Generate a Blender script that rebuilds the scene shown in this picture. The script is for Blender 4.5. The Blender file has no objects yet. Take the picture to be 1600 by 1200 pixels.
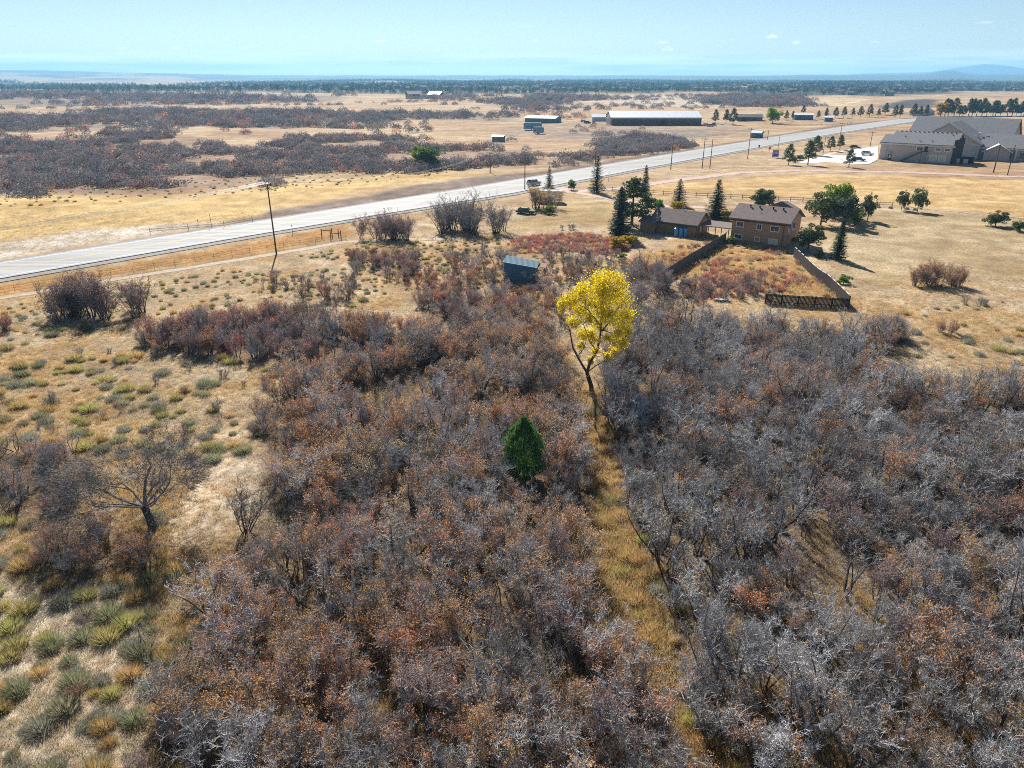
import bpy, math, random
import numpy as np
from math import sin, cos, radians, pi
from mathutils import Vector, Matrix

# ------------------------------------------------------------------ camera, sky, sun, exposure
scene = bpy.context.scene
col = scene.collection
R = radians
CAM_H, FPX, PITCH = 30.0, 1110.0, R(23.5)
cam = bpy.data.objects.new('camera', bpy.data.cameras.new('camera'))
col.objects.link(cam)
cam.location = (0, 0, CAM_H)
cam.rotation_euler = (pi / 2 - PITCH, 0, 0)
cam.data.sensor_width = 36; cam.data.lens = 36 * FPX / 1600
cam.data.clip_start = 0.5; cam.data.clip_end = 90000
scene.camera = cam

SUN_AZ, SUN_EL = R(-13.5), R(36)          # in front of the camera, a little to the left
w = bpy.data.worlds.new('World'); scene.world = w; w.use_nodes = True
nt = w.node_tree; nt.nodes.clear()
def N(nt, t, **kw):
    n = nt.nodes.new(t)
    for k, v in kw.items(): setattr(n, k, v)
    return n
out = N(nt, 'ShaderNodeOutputWorld'); bg = N(nt, 'ShaderNodeBackground')
sky = N(nt, 'ShaderNodeTexSky', sky_type='NISHITA', sun_disc=False)
sky.sun_elevation = SUN_EL; sky.sun_rotation = SUN_AZ
sky.altitude = 1900; sky.air_density = 1.0; sky.dust_density = 0.25; sky.ozone_density = 1.6
bg.inputs['Strength'].default_value = 0.05
tc = N(nt, 'ShaderNodeTexCoord'); sep = N(nt, 'ShaderNodeSeparateXYZ')
nt.links.new(tc.outputs['Generated'], sep.inputs[0])
def math_node(nt, op, a, b=None, c=None, clamp=False):
    m = N(nt, 'ShaderNodeMath', operation=op); m.use_clamp = clamp
    for i, v in enumerate((a, b, c)):
        if v is None: continue
        if isinstance(v, (int, float)): m.inputs[i].default_value = v
        else: nt.links.new(v, m.inputs[i])
    return m.outputs[0]
def smooth(nt, v, a, b):
    m = N(nt, 'ShaderNodeMapRange', interpolation_type='SMOOTHSTEP')
    nt.links.new(v, m.inputs[0]); m.inputs[1].default_value = a; m.inputs[2].default_value = b
    return m.outputs[0]
# thin cloud bank low over the horizon and a few small puffs, all the way round
mp = N(nt, 'ShaderNodeMapping'); mp.inputs['Scale'].default_value = (5, 5, 90)
nt.links.new(tc.outputs['Generated'], mp.inputs[0])
n1 = N(nt, 'ShaderNodeTexNoise'); n1.inputs['Scale'].default_value = 1.3; n1.inputs['Detail'].default_value = 5
nt.links.new(mp.outputs[0], n1.inputs['Vector'])
z = sep.outputs['Z']
bank = math_node(nt, 'MULTIPLY', smooth(nt, n1.outputs[0], .34, .60),
                 math_node(nt, 'MULTIPLY', smooth(nt, z, -.01, .006), smooth(nt, z, .030, .006)))
mp2 = N(nt, 'ShaderNodeMapping'); mp2.inputs['Scale'].default_value = (26, 26, 110)
nt.links.new(tc.outputs['Generated'], mp2.inputs[0])
n2 = N(nt, 'ShaderNodeTexNoise'); n2.inputs['Scale'].default_value = 1.0; n2.inputs['Detail'].default_value = 4
nt.links.new(mp2.outputs[0], n2.inputs['Vector'])
puff = math_node(nt, 'MULTIPLY', smooth(nt, n2.outputs[0], .635, .73),
                 math_node(nt, 'MULTIPLY', smooth(nt, z, .022, .030), smooth(nt, z, .060, .045)))
cl = math_node(nt, 'MAXIMUM', math_node(nt, 'MULTIPLY', bank, .9), math_node(nt, 'MULTIPLY', puff, .6))
mix = N(nt, 'ShaderNodeMixRGB'); nt.links.new(cl, mix.inputs[0]); nt.links.new(sky.outputs[0], mix.inputs[1])
mix.inputs[2].default_value = (18.5, 18.8, 19.0, 1)
nt.links.new(mix.outputs[0], bg.inputs[0]); nt.links.new(bg.outputs[0], out.inputs[0])

sun = bpy.data.objects.new('sun', bpy.data.lights.new('sun', 'SUN')); col.objects.link(sun)
sun.data.energy = 5.0; sun.data.angle = R(0.5); sun.data.color = (1, .95, .87)
to_sun = Vector((sin(SUN_AZ) * cos(SUN_EL), cos(SUN_AZ) * cos(SUN_EL), sin(SUN_EL)))
sun.rotation_euler = to_sun.to_track_quat('Z', 'Y').to_euler()
sun.location = (0, 0, 60)
vs = scene.view_settings
vs.view_transform = 'Standard'; vs.look = 'None'; vs.gamma = 1; vs.exposure = 0.95; vs.use_curve_mapping = False
scene.cycles.use_denoising = False; scene.cycles.filter_width = 1.0
scene.cycles.max_bounces = 5; scene.cycles.diffuse_bounces = 1; scene.cycles.glossy_bounces = 2
scene.cycles.transmission_bounces = 2; scene.cycles.volume_bounces = 0; scene.cycles.transparent_max_bounces = 4
scene.cycles.use_fast_gi = False

# ------------------------------------------------------------------ noise, terrain, pixel -> ground
def _hash(ix, iy, seed):
    h = (ix.astype(np.int64) * 374761393 + iy.astype(np.int64) * 668265263 + seed * 974634777) & 0x7fffffff
    h = ((h ^ (h >> 13)) * 1274126177) & 0x7fffffff
    return ((h ^ (h >> 16)) & 0xffff) / 65535.0
def vnoise(x, y, seed=0):
    x = np.asarray(x, float); y = np.asarray(y, float)
    ix = np.floor(x); iy = np.floor(y); fx = x - ix; fy = y - iy
    fx = fx * fx * (3 - 2 * fx); fy = fy * fy * (3 - 2 * fy)
    a = _hash(ix, iy, seed); b = _hash(ix + 1, iy, seed); c = _hash(ix, iy + 1, seed); d = _hash(ix + 1, iy + 1, seed)
    return (a * (1 - fx) + b * fx) * (1 - fy) + (c * (1 - fx) + d * fx) * fy
def fbm(x, y, oct=4, seed=0):
    s = 0; a = .5
    for i in range(oct):
        s = s + a * vnoise(np.asarray(x) * 2 ** i, np.asarray(y) * 2 ** i, seed + i * 17); a *= .5
    return s / (1 - .5 ** oct)
def sst(v, a, b):
    t = np.clip((np.asarray(v, float) - a) / (b - a), 0, 1); return t * t * (3 - 2 * t)
CP, SP = cos(PITCH), sin(PITCH)
def P0(px, py, z=0.0):
    """the point at height z that the pixel (1600x1200) looks at"""
    dz = FPX * SP + (py - 600) * CP; s = (CAM_H - z) / dz
    return ((px - 800) * s, s * (FPX * CP - (py - 600) * SP))
def seg_dist(x, y, poly):
    d = np.full(np.shape(x), 1e9)
    for (ax, ay), (bx, by) in zip(poly[:-1], poly[1:]):
        vx, vy = bx - ax, by - ay; L = vx * vx + vy * vy + 1e-9
        t = np.clip(((x - ax) * vx + (y - ay) * vy) / L, 0, 1)
        d = np.minimum(d, np.hypot(x - ax - t * vx, y - ay - t * vy))
    return d
def inside(x, y, poly):
    x = np.asarray(x, float); y = np.asarray(y, float); r = np.zeros(x.shape, bool)
    n = len(poly)
    for i in range(n):
        x0, y0 = poly[i]; x1, y1 = poly[(i + 1) % n]
        c = (y0 > y) != (y1 > y)
        r ^= c & (x < (x1 - x0) * (y - y0) / ((y1 - y0) if y1 != y0 else 1e-9) + x0)
    return r
def px_poly(pts): return [P0(*p) for p in pts]

GULLY = px_poly([(1150, 1330), (1105, 1190), (1045, 1085), (990, 990), (978, 905), (948, 825), (958, 745), (936, 685), (924, 625), (895, 560), (870, 520)])
ROAD_NEAR = [(-172, 8), (-127, 60)] + px_poly([(0, 437), (400, 368), (800, 303), (1000, 265), (1300, 210), (1440, 188.5)]) + [(372, 592), (470, 630), (640, 660)]
def offset(poly, wd):
    o = []
    for i, p in enumerate(poly):
        a = poly[max(i - 1, 0)]; b = poly[min(i + 1, len(poly) - 1)]
        tx, ty = b[0] - a[0], b[1] - a[1]; L = math.hypot(tx, ty); ww = wd[i] if isinstance(wd, (list, tuple)) else wd
        o.append((p[0] - ty / L * ww, p[1] + tx / L * ww))
    return o
RW = [12.5, 12.5, 12.5, 12.5, 16, 16, 17, 17, 17, 16, 16]
ROAD_FAR = offset(ROAD_NEAR, RW)
ROAD_MID = offset(ROAD_NEAR, [r / 2 for r in RW])
BARN_PAD = (94, 495); CHURCH_PAD = (185, 305)
def gully_w(x, y):
    return np.interp(y, [15, 23, 29, 35, 41, 48, 56, 64, 74], [.7, 1.1, .7, 1.8, 2.0, .8, .9, 1.5, .4]) + 1.6 * (-.5 + vnoise(np.asarray(x) / 4, np.asarray(y) / 4, 3))
def h(x, y):
    x = np.asarray(x, float); y = np.asarray(y, float)
    r = np.hypot(x, y)
    z = .7 * (fbm(x / 13, y / 13, 3, 3) - .5) + .12 * (fbm(x / 2.1, y / 2.1, 2, 5) - .5)
    z = z - 1.3 * np.exp(-(seg_dist(x, y, GULLY) / 3.4) ** 2)
    rd = seg_dist(x, y, ROAD_MID)
    far = sst(r, 190, 520) * 7 * (fbm(x / 130, y / 100, 4, 9) - .5) + sst(r, 800, 2600) * 26 * (fbm(x / 640, y / 420, 4, 21) - .55)
    z = (z + far) * sst(rd, 10, 42)
    for (cx, cy), a, b in ((BARN_PAD, 50, 95), (CHURCH_PAD, 45, 80), ((45, 142), 14, 26)):
        z = z * sst(np.hypot(x - cx, y - cy), a, b)
    az = np.degrees(np.arctan2(x, y))
    hill = sst(r, 5200, 10500) * (26 + 62 * sst(-az, 14, 36) + 16 * sst(az, 12, 30) + 14 * (fbm(az / 5 + 9, r / 2500, 4, 31) - .5)
            + 44 * np.exp(-((az - 29.3) / .9) ** 2))
    return z + hill - 6 * sst(r, 1500, 4000)
def H(x, y): return float(h(np.array([x]), np.array([y]))[0])
def P(px, py):
    """pixel -> point on the terrain"""
    z = 0.0
    for _ in range(6):
        x, y = P0(px, py, z); z = H(x, y)
    return Vector((x, y, z))

# ------------------------------------------------------------------ materials
def mat(name, c1, c2=None, scale=3.0, rough=.85, spec=.2, bump=0, metal=0, rand=0.0, detail=4, stretch=None, hue=0.0, rotz=0):
    m = bpy.data.materials.new(name); m.use_nodes = True; t = m.node_tree
    b = t.nodes['Principled BSDF']; b.inputs['Roughness'].default_value = rough
    b.inputs['Specular IOR Level'].default_value = spec; b.inputs['Metallic'].default_value = metal
    c1 = (*c1, 1); c2 = (*c2, 1) if c2 else tuple(v * .75 for v in c1[:3]) + (1,)
    tcn = N(t, 'ShaderNodeTexCoord'); no = N(t, 'ShaderNodeTexNoise')
    no.inputs['Scale'].default_value = scale; no.inputs['Detail'].default_value = detail
    src = tcn.outputs['Object']
    if stretch:
        mp = N(t, 'ShaderNodeMapping'); mp.inputs['Scale'].default_value = stretch; mp.inputs['Rotation'].default_value = (0, 0, rotz); t.links.new(src, mp.inputs[0]); src = mp.outputs[0]
    t.links.new(src, no.inputs['Vector'])
    mx = N(t, 'ShaderNodeMixRGB'); mx.inputs[1].default_value = c1; mx.inputs[2].default_value = c2
    t.links.new(smooth(t, no.outputs[0], .35, .65), mx.inputs[0])
    o = mx.outputs[0]
    if rand or hue: o = vary(t, o, rand, hue)
    t.links.new(o, b.inputs['Base Color'])
    if bump:
        bm = N(t, 'ShaderNodeBump'); bm.inputs['Strength'].default_value = bump; bm.inputs['Distance'].default_value = .05
        t.links.new(no.outputs[0], bm.inputs['Height']); t.links.new(bm.outputs[0], b.inputs['Normal'])
    return m
def vary(t, o, rand, hue):
    oi = N(t, 'ShaderNodeObjectInfo'); hs = N(t, 'ShaderNodeHueSaturation')
    t.links.new(o, hs.inputs['Color'])
    t.links.new(math_node(t, 'MULTIPLY_ADD', oi.outputs['Random'], 2 * rand, 1 - rand), hs.inputs['Value'])
    r2 = math_node(t, 'FRACT', math_node(t, 'MULTIPLY', oi.outputs['Random'], 7.31))
    t.links.new(math_node(t, 'MULTIPLY_ADD', r2, 2 * hue, .5 - hue), hs.inputs['Hue'])
    return hs.outputs[0]
def leafmat(name, c1, c2, rand=.2, hue=.02, trans=.4, scale=1.3):
    m = bpy.data.materials.new(name); m.use_nodes = True; t = m.node_tree; t.nodes.clear()
    o = N(t, 'ShaderNodeOutputMaterial'); d = N(t, 'ShaderNodeBsdfDiffuse'); tr = N(t, 'ShaderNodeBsdfTranslucent'); ms = N(t, 'ShaderNodeMixShader')
    ms.inputs[0].default_value = trans
    tcn = N(t, 'ShaderNodeTexCoord'); no = N(t, 'ShaderNodeTexNoise'); no.inputs['Scale'].default_value = scale; no.inputs['Detail'].default_value = 3
    t.links.new(tcn.outputs['Object'], no.inputs['Vector'])
    mx = N(t, 'ShaderNodeMixRGB'); mx.inputs[1].default_value = (*c1, 1); mx.inputs[2].default_value = (*c2, 1)
    t.links.new(smooth(t, no.outputs[0], .35, .65), mx.inputs[0])
    c = vary(t, mx.outputs[0], rand, hue)
    t.links.new(c, d.inputs[0]); t.links.new(c, tr.inputs[0])
    t.links.new(d.outputs[0], ms.inputs[1]); t.links.new(tr.outputs[0], ms.inputs[2]); t.links.new(ms.outputs[0], o.inputs[0])
    return m
M = {
 'bark_grey': mat('bark_grey', (.40, .38, .36), (.26, .24, .23), 4, rand=.35),
 'bark_pale': mat('bark_pale', (.55, .54, .54), (.37, .36, .36), 4, rand=.35),
 'bark_dead': mat('bark_dead', (.25, .23, .22), (.15, .135, .13), 3),
 'bark_dark': mat('bark_dark', (.10, .085, .075), (.055, .045, .04), 3),
 'bark_brown': mat('bark_brown', (.16, .11, .08), (.09, .06, .045), 3),
 'leaf_rust': leafmat('leaf_rust', (.64, .33, .165), (.51, .235, .115), .2, .012),
 'leaf_tan': leafmat('leaf_tan', (.64, .43, .23), (.52, .33, .165), .22, .012),
 'leaf_orange': leafmat('leaf_orange', (.65, .365, .165), (.53, .27, .12), .2, .012),
 'leaf_dark': leafmat('leaf_dark', (.18, .22, .10), (.11, .15, .07), .2, .02, .3),
 'leaf_crimson': leafmat('leaf_crimson', (.46, .14, .115), (.47, .19, .14), .25, .012),
 'leaf_mauve': leafmat('leaf_mauve', (.34, .22, .20), (.27, .155, .14), .25, .015),
 'leaf_yellow': leafmat('leaf_yellow', (.90, .75, .03), (.82, .64, .03), .05, .004, .5, .9),
 'leaf_gold': leafmat('leaf_gold', (.62, .42, .04), (.45, .33, .05), .15, .01),
 'leaf_green': leafmat('leaf_green', (.17, .26, .05), (.11, .19, .04), .15, .02),
 'leaf_lime': leafmat('leaf_lime', (.32, .42, .05), (.22, .32, .04), .1, .01),
 'leaf_olive': leafmat('leaf_olive', (.17, .20, .13), (.12, .15, .09), .15, .02, .25),
 'needle': leafmat('needle', (.075, .12, .06), (.045, .085, .05), .2, .02, .2),
 'needle_pine': leafmat('needle_pine', (.10, .15, .065), (.06, .10, .05), .2, .02, .2),
 'needle_blue': leafmat('needle_blue', (.085, .125, .10), (.055, .085, .07), .2, .02, .2),
 'juniper': leafmat('juniper', (.14, .26, .065), (.07, .16, .045), .05, .01, .35, 2.5),
 'blade_tan': leafmat('blade_tan', (.56, .43, .24), (.46, .33, .17), .2, .02, .5),
 'blade_gold': leafmat('blade_gold', (.58, .41, .18), (.47, .31, .13), .2, .015, .5),
 'blade_pale': leafmat('blade_pale', (.60, .54, .42), (.48, .42, .32), .2, .01, .5),
 'blade_olive': leafmat('blade_olive', (.30, .295, .16), (.22, .215, .13), .25, .03, .5),
 'brush_yellow': leafmat('brush_yellow', (.44, .39, .13), (.33, .29, .12), .2, .02, .5),
 'brush_grey': leafmat('brush_grey', (.26, .27, .21), (.19, .20, .16), .2, .02, .5),
 'far_scrub': leafmat('far_scrub', (.31, .285, .285), (.215, .195, .195), .3, .02, .2),
 'far_tree': leafmat('far_tree', (.06, .078, .05), (.04, .05, .042), .35, .03, .15),
 'asphalt': mat('asphalt', (.38, .376, .37), (.27, .268, .265), 1.0, rough=.75, spec=.15, detail=5, stretch=(.02, .9, 1), rotz=R(-49)),
 'paint_white': mat('paint_white', (.78, .78, .76), rough=.6),
 'paint_yellow': mat('paint_yellow', (.60, .45, .10), rough=.6),
 'gravel': mat('gravel', (.27, .25, .23), (.19, .175, .16), 2, bump=.4, detail=8),
 'pinkgravel': mat('pinkgravel', (.50, .37, .31), (.42, .30, .25), 1, bump=.2, detail=8),
 'dirt': mat('dirt', (.42, .33, .24), (.33, .25, .17), 1, bump=.3, detail=8),
 'concrete': mat('concrete', (.62, .60, .56), (.54, .52, .48), .6, detail=6),
 'pole': mat('pole', (.13, .095, .07), (.085, .06, .045), 2, stretch=(8, 8, .6)),
 'wire': mat('wire', (.42, .42, .42), rough=.4, spec=.5),
 'insulator': mat('insulator', (.42, .42, .40), rough=.3),
 'post': mat('post', (.19, .15, .115), (.12, .09, .07), 3),
 'rail': mat('rail', (.22, .165, .125), (.14, .10, .08), 3),
 'fence_grey': mat('fence_grey', (.17, .155, .145), (.115, .105, .10), 1.5, stretch=(6, 6, .5)),
 'fence_brown': mat('fence_brown', (.06, .047, .038), (.04, .031, .027), 1.5, stretch=(6, 6, .5)),
 'house_wall': mat('house_wall', (.43, .27, .165), (.38, .24, .145), 1.2, stretch=(.5, .5, 9)),
 'garage_wall': mat('garage_wall', (.30, .21, .13), (.25, .17, .105), 1.2, stretch=(9, 9, .4)),
 'roof_brown': mat('roof_brown', (.20, .155, .145), (.15, .115, .108), 2.2, bump=.3, detail=8),
 'trim_brown': mat('trim_brown', (.10, .06, .045)),
 'trim_white': mat('trim_white', (.78, .77, .74), (.70, .69, .66), 2, rough=.5),
 'glass': mat('glass', (.05, .07, .09), (.035, .05, .065), 1, rough=.08, spec=.6),
 'glass_lit': mat('glass_lit', (.75, .68, .35), (.5, .55, .4), 2, rough=.2),
 'vent_metal': mat('vent_metal', (.45, .45, .44), rough=.4, metal=.6),
 'vent_black': mat('vent_black', (.03, .03, .03)),
 'tank_blue': mat('tank_blue', (.10, .36, .62), (.08, .30, .54), 2, rough=.35, spec=.5),
 'shed_blue': mat('shed_blue', (.06, .155, .24), (.05, .125, .20), 1, stretch=(7, 7, .4), rough=.6),
 'shed_roof': mat('shed_roof', (.13, .23, .30), (.10, .19, .25), .8, stretch=(.4, 3, 1), rough=.7, spec=.15),
 'rust': mat('rust', (.30, .20, .16), (.22, .13, .10), 2),
 'church_wall': mat('church_wall', (.50, .45, .41), (.45, .40, .365), 1, stretch=(.4, .4, 6)),
 'church_roof': mat('church_roof', (.21, .21, .22), (.165, .165, .175), 1.8, bump=.3, detail=8),
 'church_trim': mat('church_trim', (.68, .67, .67)),
 'stone_panel': mat('stone_panel', (.42, .46, .50), (.36, .40, .44), 1),
 'steel_dark': mat('steel_dark', (.03, .03, .035), rough=.5),
 'barn_roof': mat('barn_roof', (.84, .84, .82), (.76, .76, .75), .5, stretch=(2.2, .15, 1), rough=.35, spec=.5, metal=.35),
 'barn_wall': mat('barn_wall', (.13, .11, .115), (.105, .09, .095), .6, stretch=(4, 4, .3), rough=.6),
 'barn_band': mat('barn_band', (.44, .46, .38)),
 'teal_wall': mat('teal_wall', (.13, .25, .29), (.10, .20, .24), 1),
 'white_metal': mat('white_metal', (.72, .74, .74), (.62, .65, .66), .8, rough=.4, spec=.4),
 'blue_metal': mat('blue_metal', (.22, .38, .45), (.18, .32, .39), .8, rough=.5),
 'brick': mat('brick', (.20, .12, .09), (.15, .085, .065), 2),
 'rubber': mat('rubber', (.02, .02, .02)),
 'car_white': mat('car_white', (.72, .73, .74), rough=.25, spec=.6),
 'car_blue': mat('car_blue', (.03, .075, .12), rough=.22, spec=.6),
 'car_maroon': mat('car_maroon', (.11, .02, .03), rough=.22, spec=.6),
 'car_silver': mat('car_silver', (.33, .36, .38), rough=.25, spec=.6, metal=.3),
 'car_green': mat('car_green', (.04, .085, .075), (.055, .09, .08), rough=.5),
 'lamp_red': mat('lamp_red', (.5, .02, .02), rough=.3),
 'lamp_clear': mat('lamp_clear', (.8, .8, .78), rough=.2),
 'sign_purple': mat('sign_purple', (.20, .085, .50), (.17, .07, .44), 2, rough=.6),
 'sign_orange': mat('sign_orange', (.80, .15, .05), rough=.6),
 'mountain': mat('mountain', (.16, .17, .16), (.10, .12, .11), .0006),
 'house_a': mat('house_a', (.30, .28, .26), (.24, .225, .21), .2, rand=.3),
 'house_roof': mat('house_roof', (.20, .185, .18), (.15, .14, .14), .3, rand=.3),
 'rock': mat('rock', (.48, .44, .40), (.36, .33, .30), 2, bump=.3),
 'horse': mat('horse', (.05, .03, .02)),
}

# ------------------------------------------------------------------ mesh building and tagging
class MB:
    def __init__(s): s.v = []; s.f = []; s.m = []; s.k = 0
    def add(s, vs, fs):
        o = len(s.v); s.v += [tuple(v) for v in vs]; s.f += [tuple(i + o for i in f) for f in fs]; s.m += [s.k] * len(fs)
        return s
    def box(s, x0, x1, y0, y1, z0, z1):
        return s.add([(x0, y0, z0), (x1, y0, z0), (x1, y1, z0), (x0, y1, z0), (x0, y0, z1), (x1, y0, z1), (x1, y1, z1), (x0, y1, z1)],
                     [(3, 2, 1, 0), (4, 5, 6, 7), (0, 1, 5, 4), (1, 2, 6, 5), (2, 3, 7, 6), (3, 0, 4, 7)])
    def slab(s, pts, n):
        """a flat polygon given thickness along vector n"""
        k = len(pts); q = [tuple(Vector(p) + Vector(n)) for p in pts]
        return s.add(list(pts) + q, [tuple(range(k))[::-1], tuple(range(k, 2 * k))] + [(i, (i + 1) % k, k + (i + 1) % k, k + i) for i in range(k)])
    def tube(s, p0, p1, r0, r1, n=6, cap=True):
        p0 = Vector(p0); p1 = Vector(p1); d = (p1 - p0)
        if d.length < 1e-6: return s
        d.normalize(); a = d.orthogonal().normalized(); b = d.cross(a)
        vs = [p0 + (a * cos(2 * pi * i / n) + b * sin(2 * pi * i / n)) * r0 for i in range(n)] + \
             [p1 + (a * cos(2 * pi * i / n) + b * sin(2 * pi * i / n)) * r1 for i in range(n)]
        fs = [(i, (i + 1) % n, n + (i + 1) % n, n + i) for i in range(n)]
        if cap: fs += [tuple(range(n))[::-1], tuple(range(n, 2 * n))]
        return s.add(vs, fs)
    def mesh(s, name, mats):
        me = bpy.data.meshes.new(name); me.from_pydata(s.v, [], s.f)
        for m in (mats if isinstance(mats, (list, tuple)) else [mats]): me.materials.append(M[m])
        if any(s.m): me.polygons.foreach_set('material_index', s.m)
        me.update(); return me
    def build(s, name, m, parent=None, loc=None):
        o = bpy.data.objects.new(name, s.mesh(name, m)); col.objects.link(o); o.parent = parent
        if loc is not None: o.location = loc
        return o
def tag(o, label=None, cat=None, group=None, kind=None):
    for k, v in (('label', label), ('category', cat), ('group', group), ('kind', kind)):
        if v: o[k] = v
    return o
def empty(name, loc, rz=0, label=None, cat=None, group=None, sc=1):
    o = bpy.data.objects.new(name, None); col.objects.link(o); o.empty_display_size = .3
    o.location = loc; o.rotation_euler = (0, 0, rz); o.scale = (sc, sc, sc)
    return tag(o, label, cat, group)
def child(name, me, parent):
    o = bpy.data.objects.new(name, me); col.objects.link(o); o.parent = parent; return o

# ------------------------------------------------------------------ ground
THICKET_C = px_poly([(690, 522), (760, 506), (870, 515), (893, 560), (922, 625), (940, 700), (955, 800), (965, 880), (985, 960), (1010, 1060), (1075, 1180), (1150, 1420),
                     (200, 1420), (215, 1200), (250, 1080), (330, 1010), (260, 950), (300, 880), (410, 800), (430, 730), (400, 670), (420, 610), (540, 575), (620, 540)])
THICKET_R = px_poly([(985, 512), (1050, 490), (1110, 502), (1190, 517), (1330, 522), (1420, 522), (1415, 542), (1355, 566), (1400, 600), (1620, 610), (1850, 622), (1850, 1420), (1150, 1420), (1075, 1180), (1010, 1060), (985, 960), (965, 880), (955, 800), (940, 700), (922, 625), (945, 560)])
THICKET_L = px_poly([(222, 522), (330, 502), (440, 490), (550, 510), (640, 520), (700, 535), (680, 570), (560, 580), (430, 562), (300, 556), (222, 545)])
THICKET_W = px_poly([(-150, 715), (90, 695), (150, 720), (150, 785), (60, 815), (-150, 825)])
THICKET_S = px_poly([(40, 860), (150, 825), (225, 850), (235, 895), (130, 910), (40, 900)])
THICKET_M = px_poly([(640, 465), (720, 458), (810, 470), (860, 490), (760, 508), (690, 505)])
SUMAC = px_poly([(800, 372), (900, 366), (960, 372), (985, 392), (960, 400), (880, 392), (800, 398)])
SUMAC2 = px_poly([(1060, 440), (1120, 425), (1200, 425), (1190, 455), (1150, 470), (1070, 466)])
ORANGE = px_poly([(540, 385), (760, 374), (900, 402), (900, 445), (700, 445), (560, 445)])
LAWN = px_poly([(1270, 372), (1345, 330), (1400, 323), (1640, 345), (1700, 420), (1500, 440), (1350, 440), (1310, 410)])
BARE1 = px_poly([(300, 750), (360, 715), (425, 720), (420, 780), (350, 850), (270, 870), (260, 850)])
NEARPALE = px_poly([(-300, 860), (60, 900), (230, 920), (240, 1080), (205, 1420), (-500, 1420)])
PALE_VERGE = px_poly([(-300, 420), (0, 382), (120, 362), (250, 352), (345, 347), (400, 343), (200, 372), (0, 403), (-300, 455)])
EMBANK = px_poly([(330, 352), (450, 325), (560, 308), (640, 291), (740, 277), (850, 268), (1000, 243), (1150, 222), (1300, 196), (1440, 182), (1440, 184), (1300, 199), (1150, 227), (1000, 251), (800, 283), (600, 316), (400, 346)])
VERGE_N = px_poly([(-300, 505), (0, 447), (300, 396), (540, 352), (560, 366), (400, 396), (200, 428), (0, 462), (-300, 520)])
YARD = px_poly([(860, 305), (960, 318), (985, 345), (975, 368), (900, 352), (850, 360), (800, 352), (830, 325)])
WILD = px_poly([(1020, 395), (1130, 372), (1240, 395), (1320, 465), (1200, 462), (1130, 425), (1030, 440), (960, 412)])
GOLDF = px_poly([(-400, 345), (0, 305), (200, 308), (400, 296), (640, 268), (760, 272), (640, 288), (540, 308), (360, 342), (250, 350), (120, 360), (0, 378), (-400, 440)])
GOLDR = px_poly([(1000, 290), (1200, 274), (1400, 276), (1700, 286), (1700, 350), (1394, 318), (1200, 305), (1010, 300)])
GRADE = px_poly([(930, 152), (1010, 147), (1120, 147), (1150, 156), (1130, 165), (1000, 165), (930, 163)])
DARKF = px_poly([(1370, 165), (1420, 155), (1470, 154), (1460, 166), (1380, 172)])
PALEF = px_poly([(1230, 160), (1300, 152), (1370, 154), (1340, 163), (1250, 167)])
PALEF2 = px_poly([(1415, 128), (1500, 127), (1560, 130), (1540, 133), (1440, 133)])
LOT = px_poly([(1246, 254), (1275, 244), (1317, 235), (1372, 229), (1371, 250), (1357, 257)])
BARNYARD = px_poly([(800, 196), (960, 186), (1140, 190), (1180, 205), (1100, 214), (900, 218), (800, 210)])
ARENA = px_poly([(860, 207), (950, 203), (1100, 204), (1110, 210), (1000, 214), (880, 213)])
SCRUB_A = px_poly([(-500, 215), (0, 213), (110, 224), (250, 208), (330, 226), (410, 228), (480, 214), (560, 212), (650, 215), (625, 230), (640, 238), (700, 232), (800, 235), (860, 252), (860, 262), (770, 262), (700, 268), (560, 266), (440, 273), (400, 288), (330, 296), (250, 305), (0, 303), (-500, 330)])
SCRUB_B = px_poly([(-600, 178), (0, 178), (140, 174), (300, 170), (470, 174), (560, 176), (700, 178), (800, 182), (800, 187), (640, 188), (560, 195), (420, 198), (200, 203), (0, 210), (-600, 215)])
SCRUB_C = px_poly([(-600, 150), (0, 149), (400, 149), (540, 152), (500, 159), (300, 162), (100, 164), (-600, 166)])
SCRUB_E = px_poly([(850, 262), (930, 240), (960, 220), (1010, 213), (1060, 220), (1085, 230), (1000, 240), (930, 252), (880, 263)])
SCRUB_F = px_poly([(1130, 160), (1170, 150), (1240, 150), (1250, 158), (1200, 168), (1140, 168)])
SCRUB_G = px_poly([(760, 160), (870, 152), (900, 160), (860, 172), (820, 178), (790, 170)])
WOODS = px_poly([(-700, 130), (0, 127), (240, 133), (420, 126.5), (900, 124.5), (1700, 124.5), (1900, 128), (1900, 141), (1500, 141), (1370, 149), (1200, 147), (1100, 143), (860, 147), (600, 147), (400, 145), (0, 145), (-700, 147)])
TRACK_W = px_poly([(-200, 500), (0, 466), (200, 434), (400, 402), (540, 378), (640, 374), (720, 372)])
LANE = px_poly([(880, 300), (960, 295.5), (1050, 283), (1150, 271), (1250, 267), (1400, 270), (1600, 277), (1900, 288)])
DRIVE = px_poly([(872, 293), (895, 300), (940, 308), (985, 316), (1030, 320), (1120, 326)])

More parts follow.
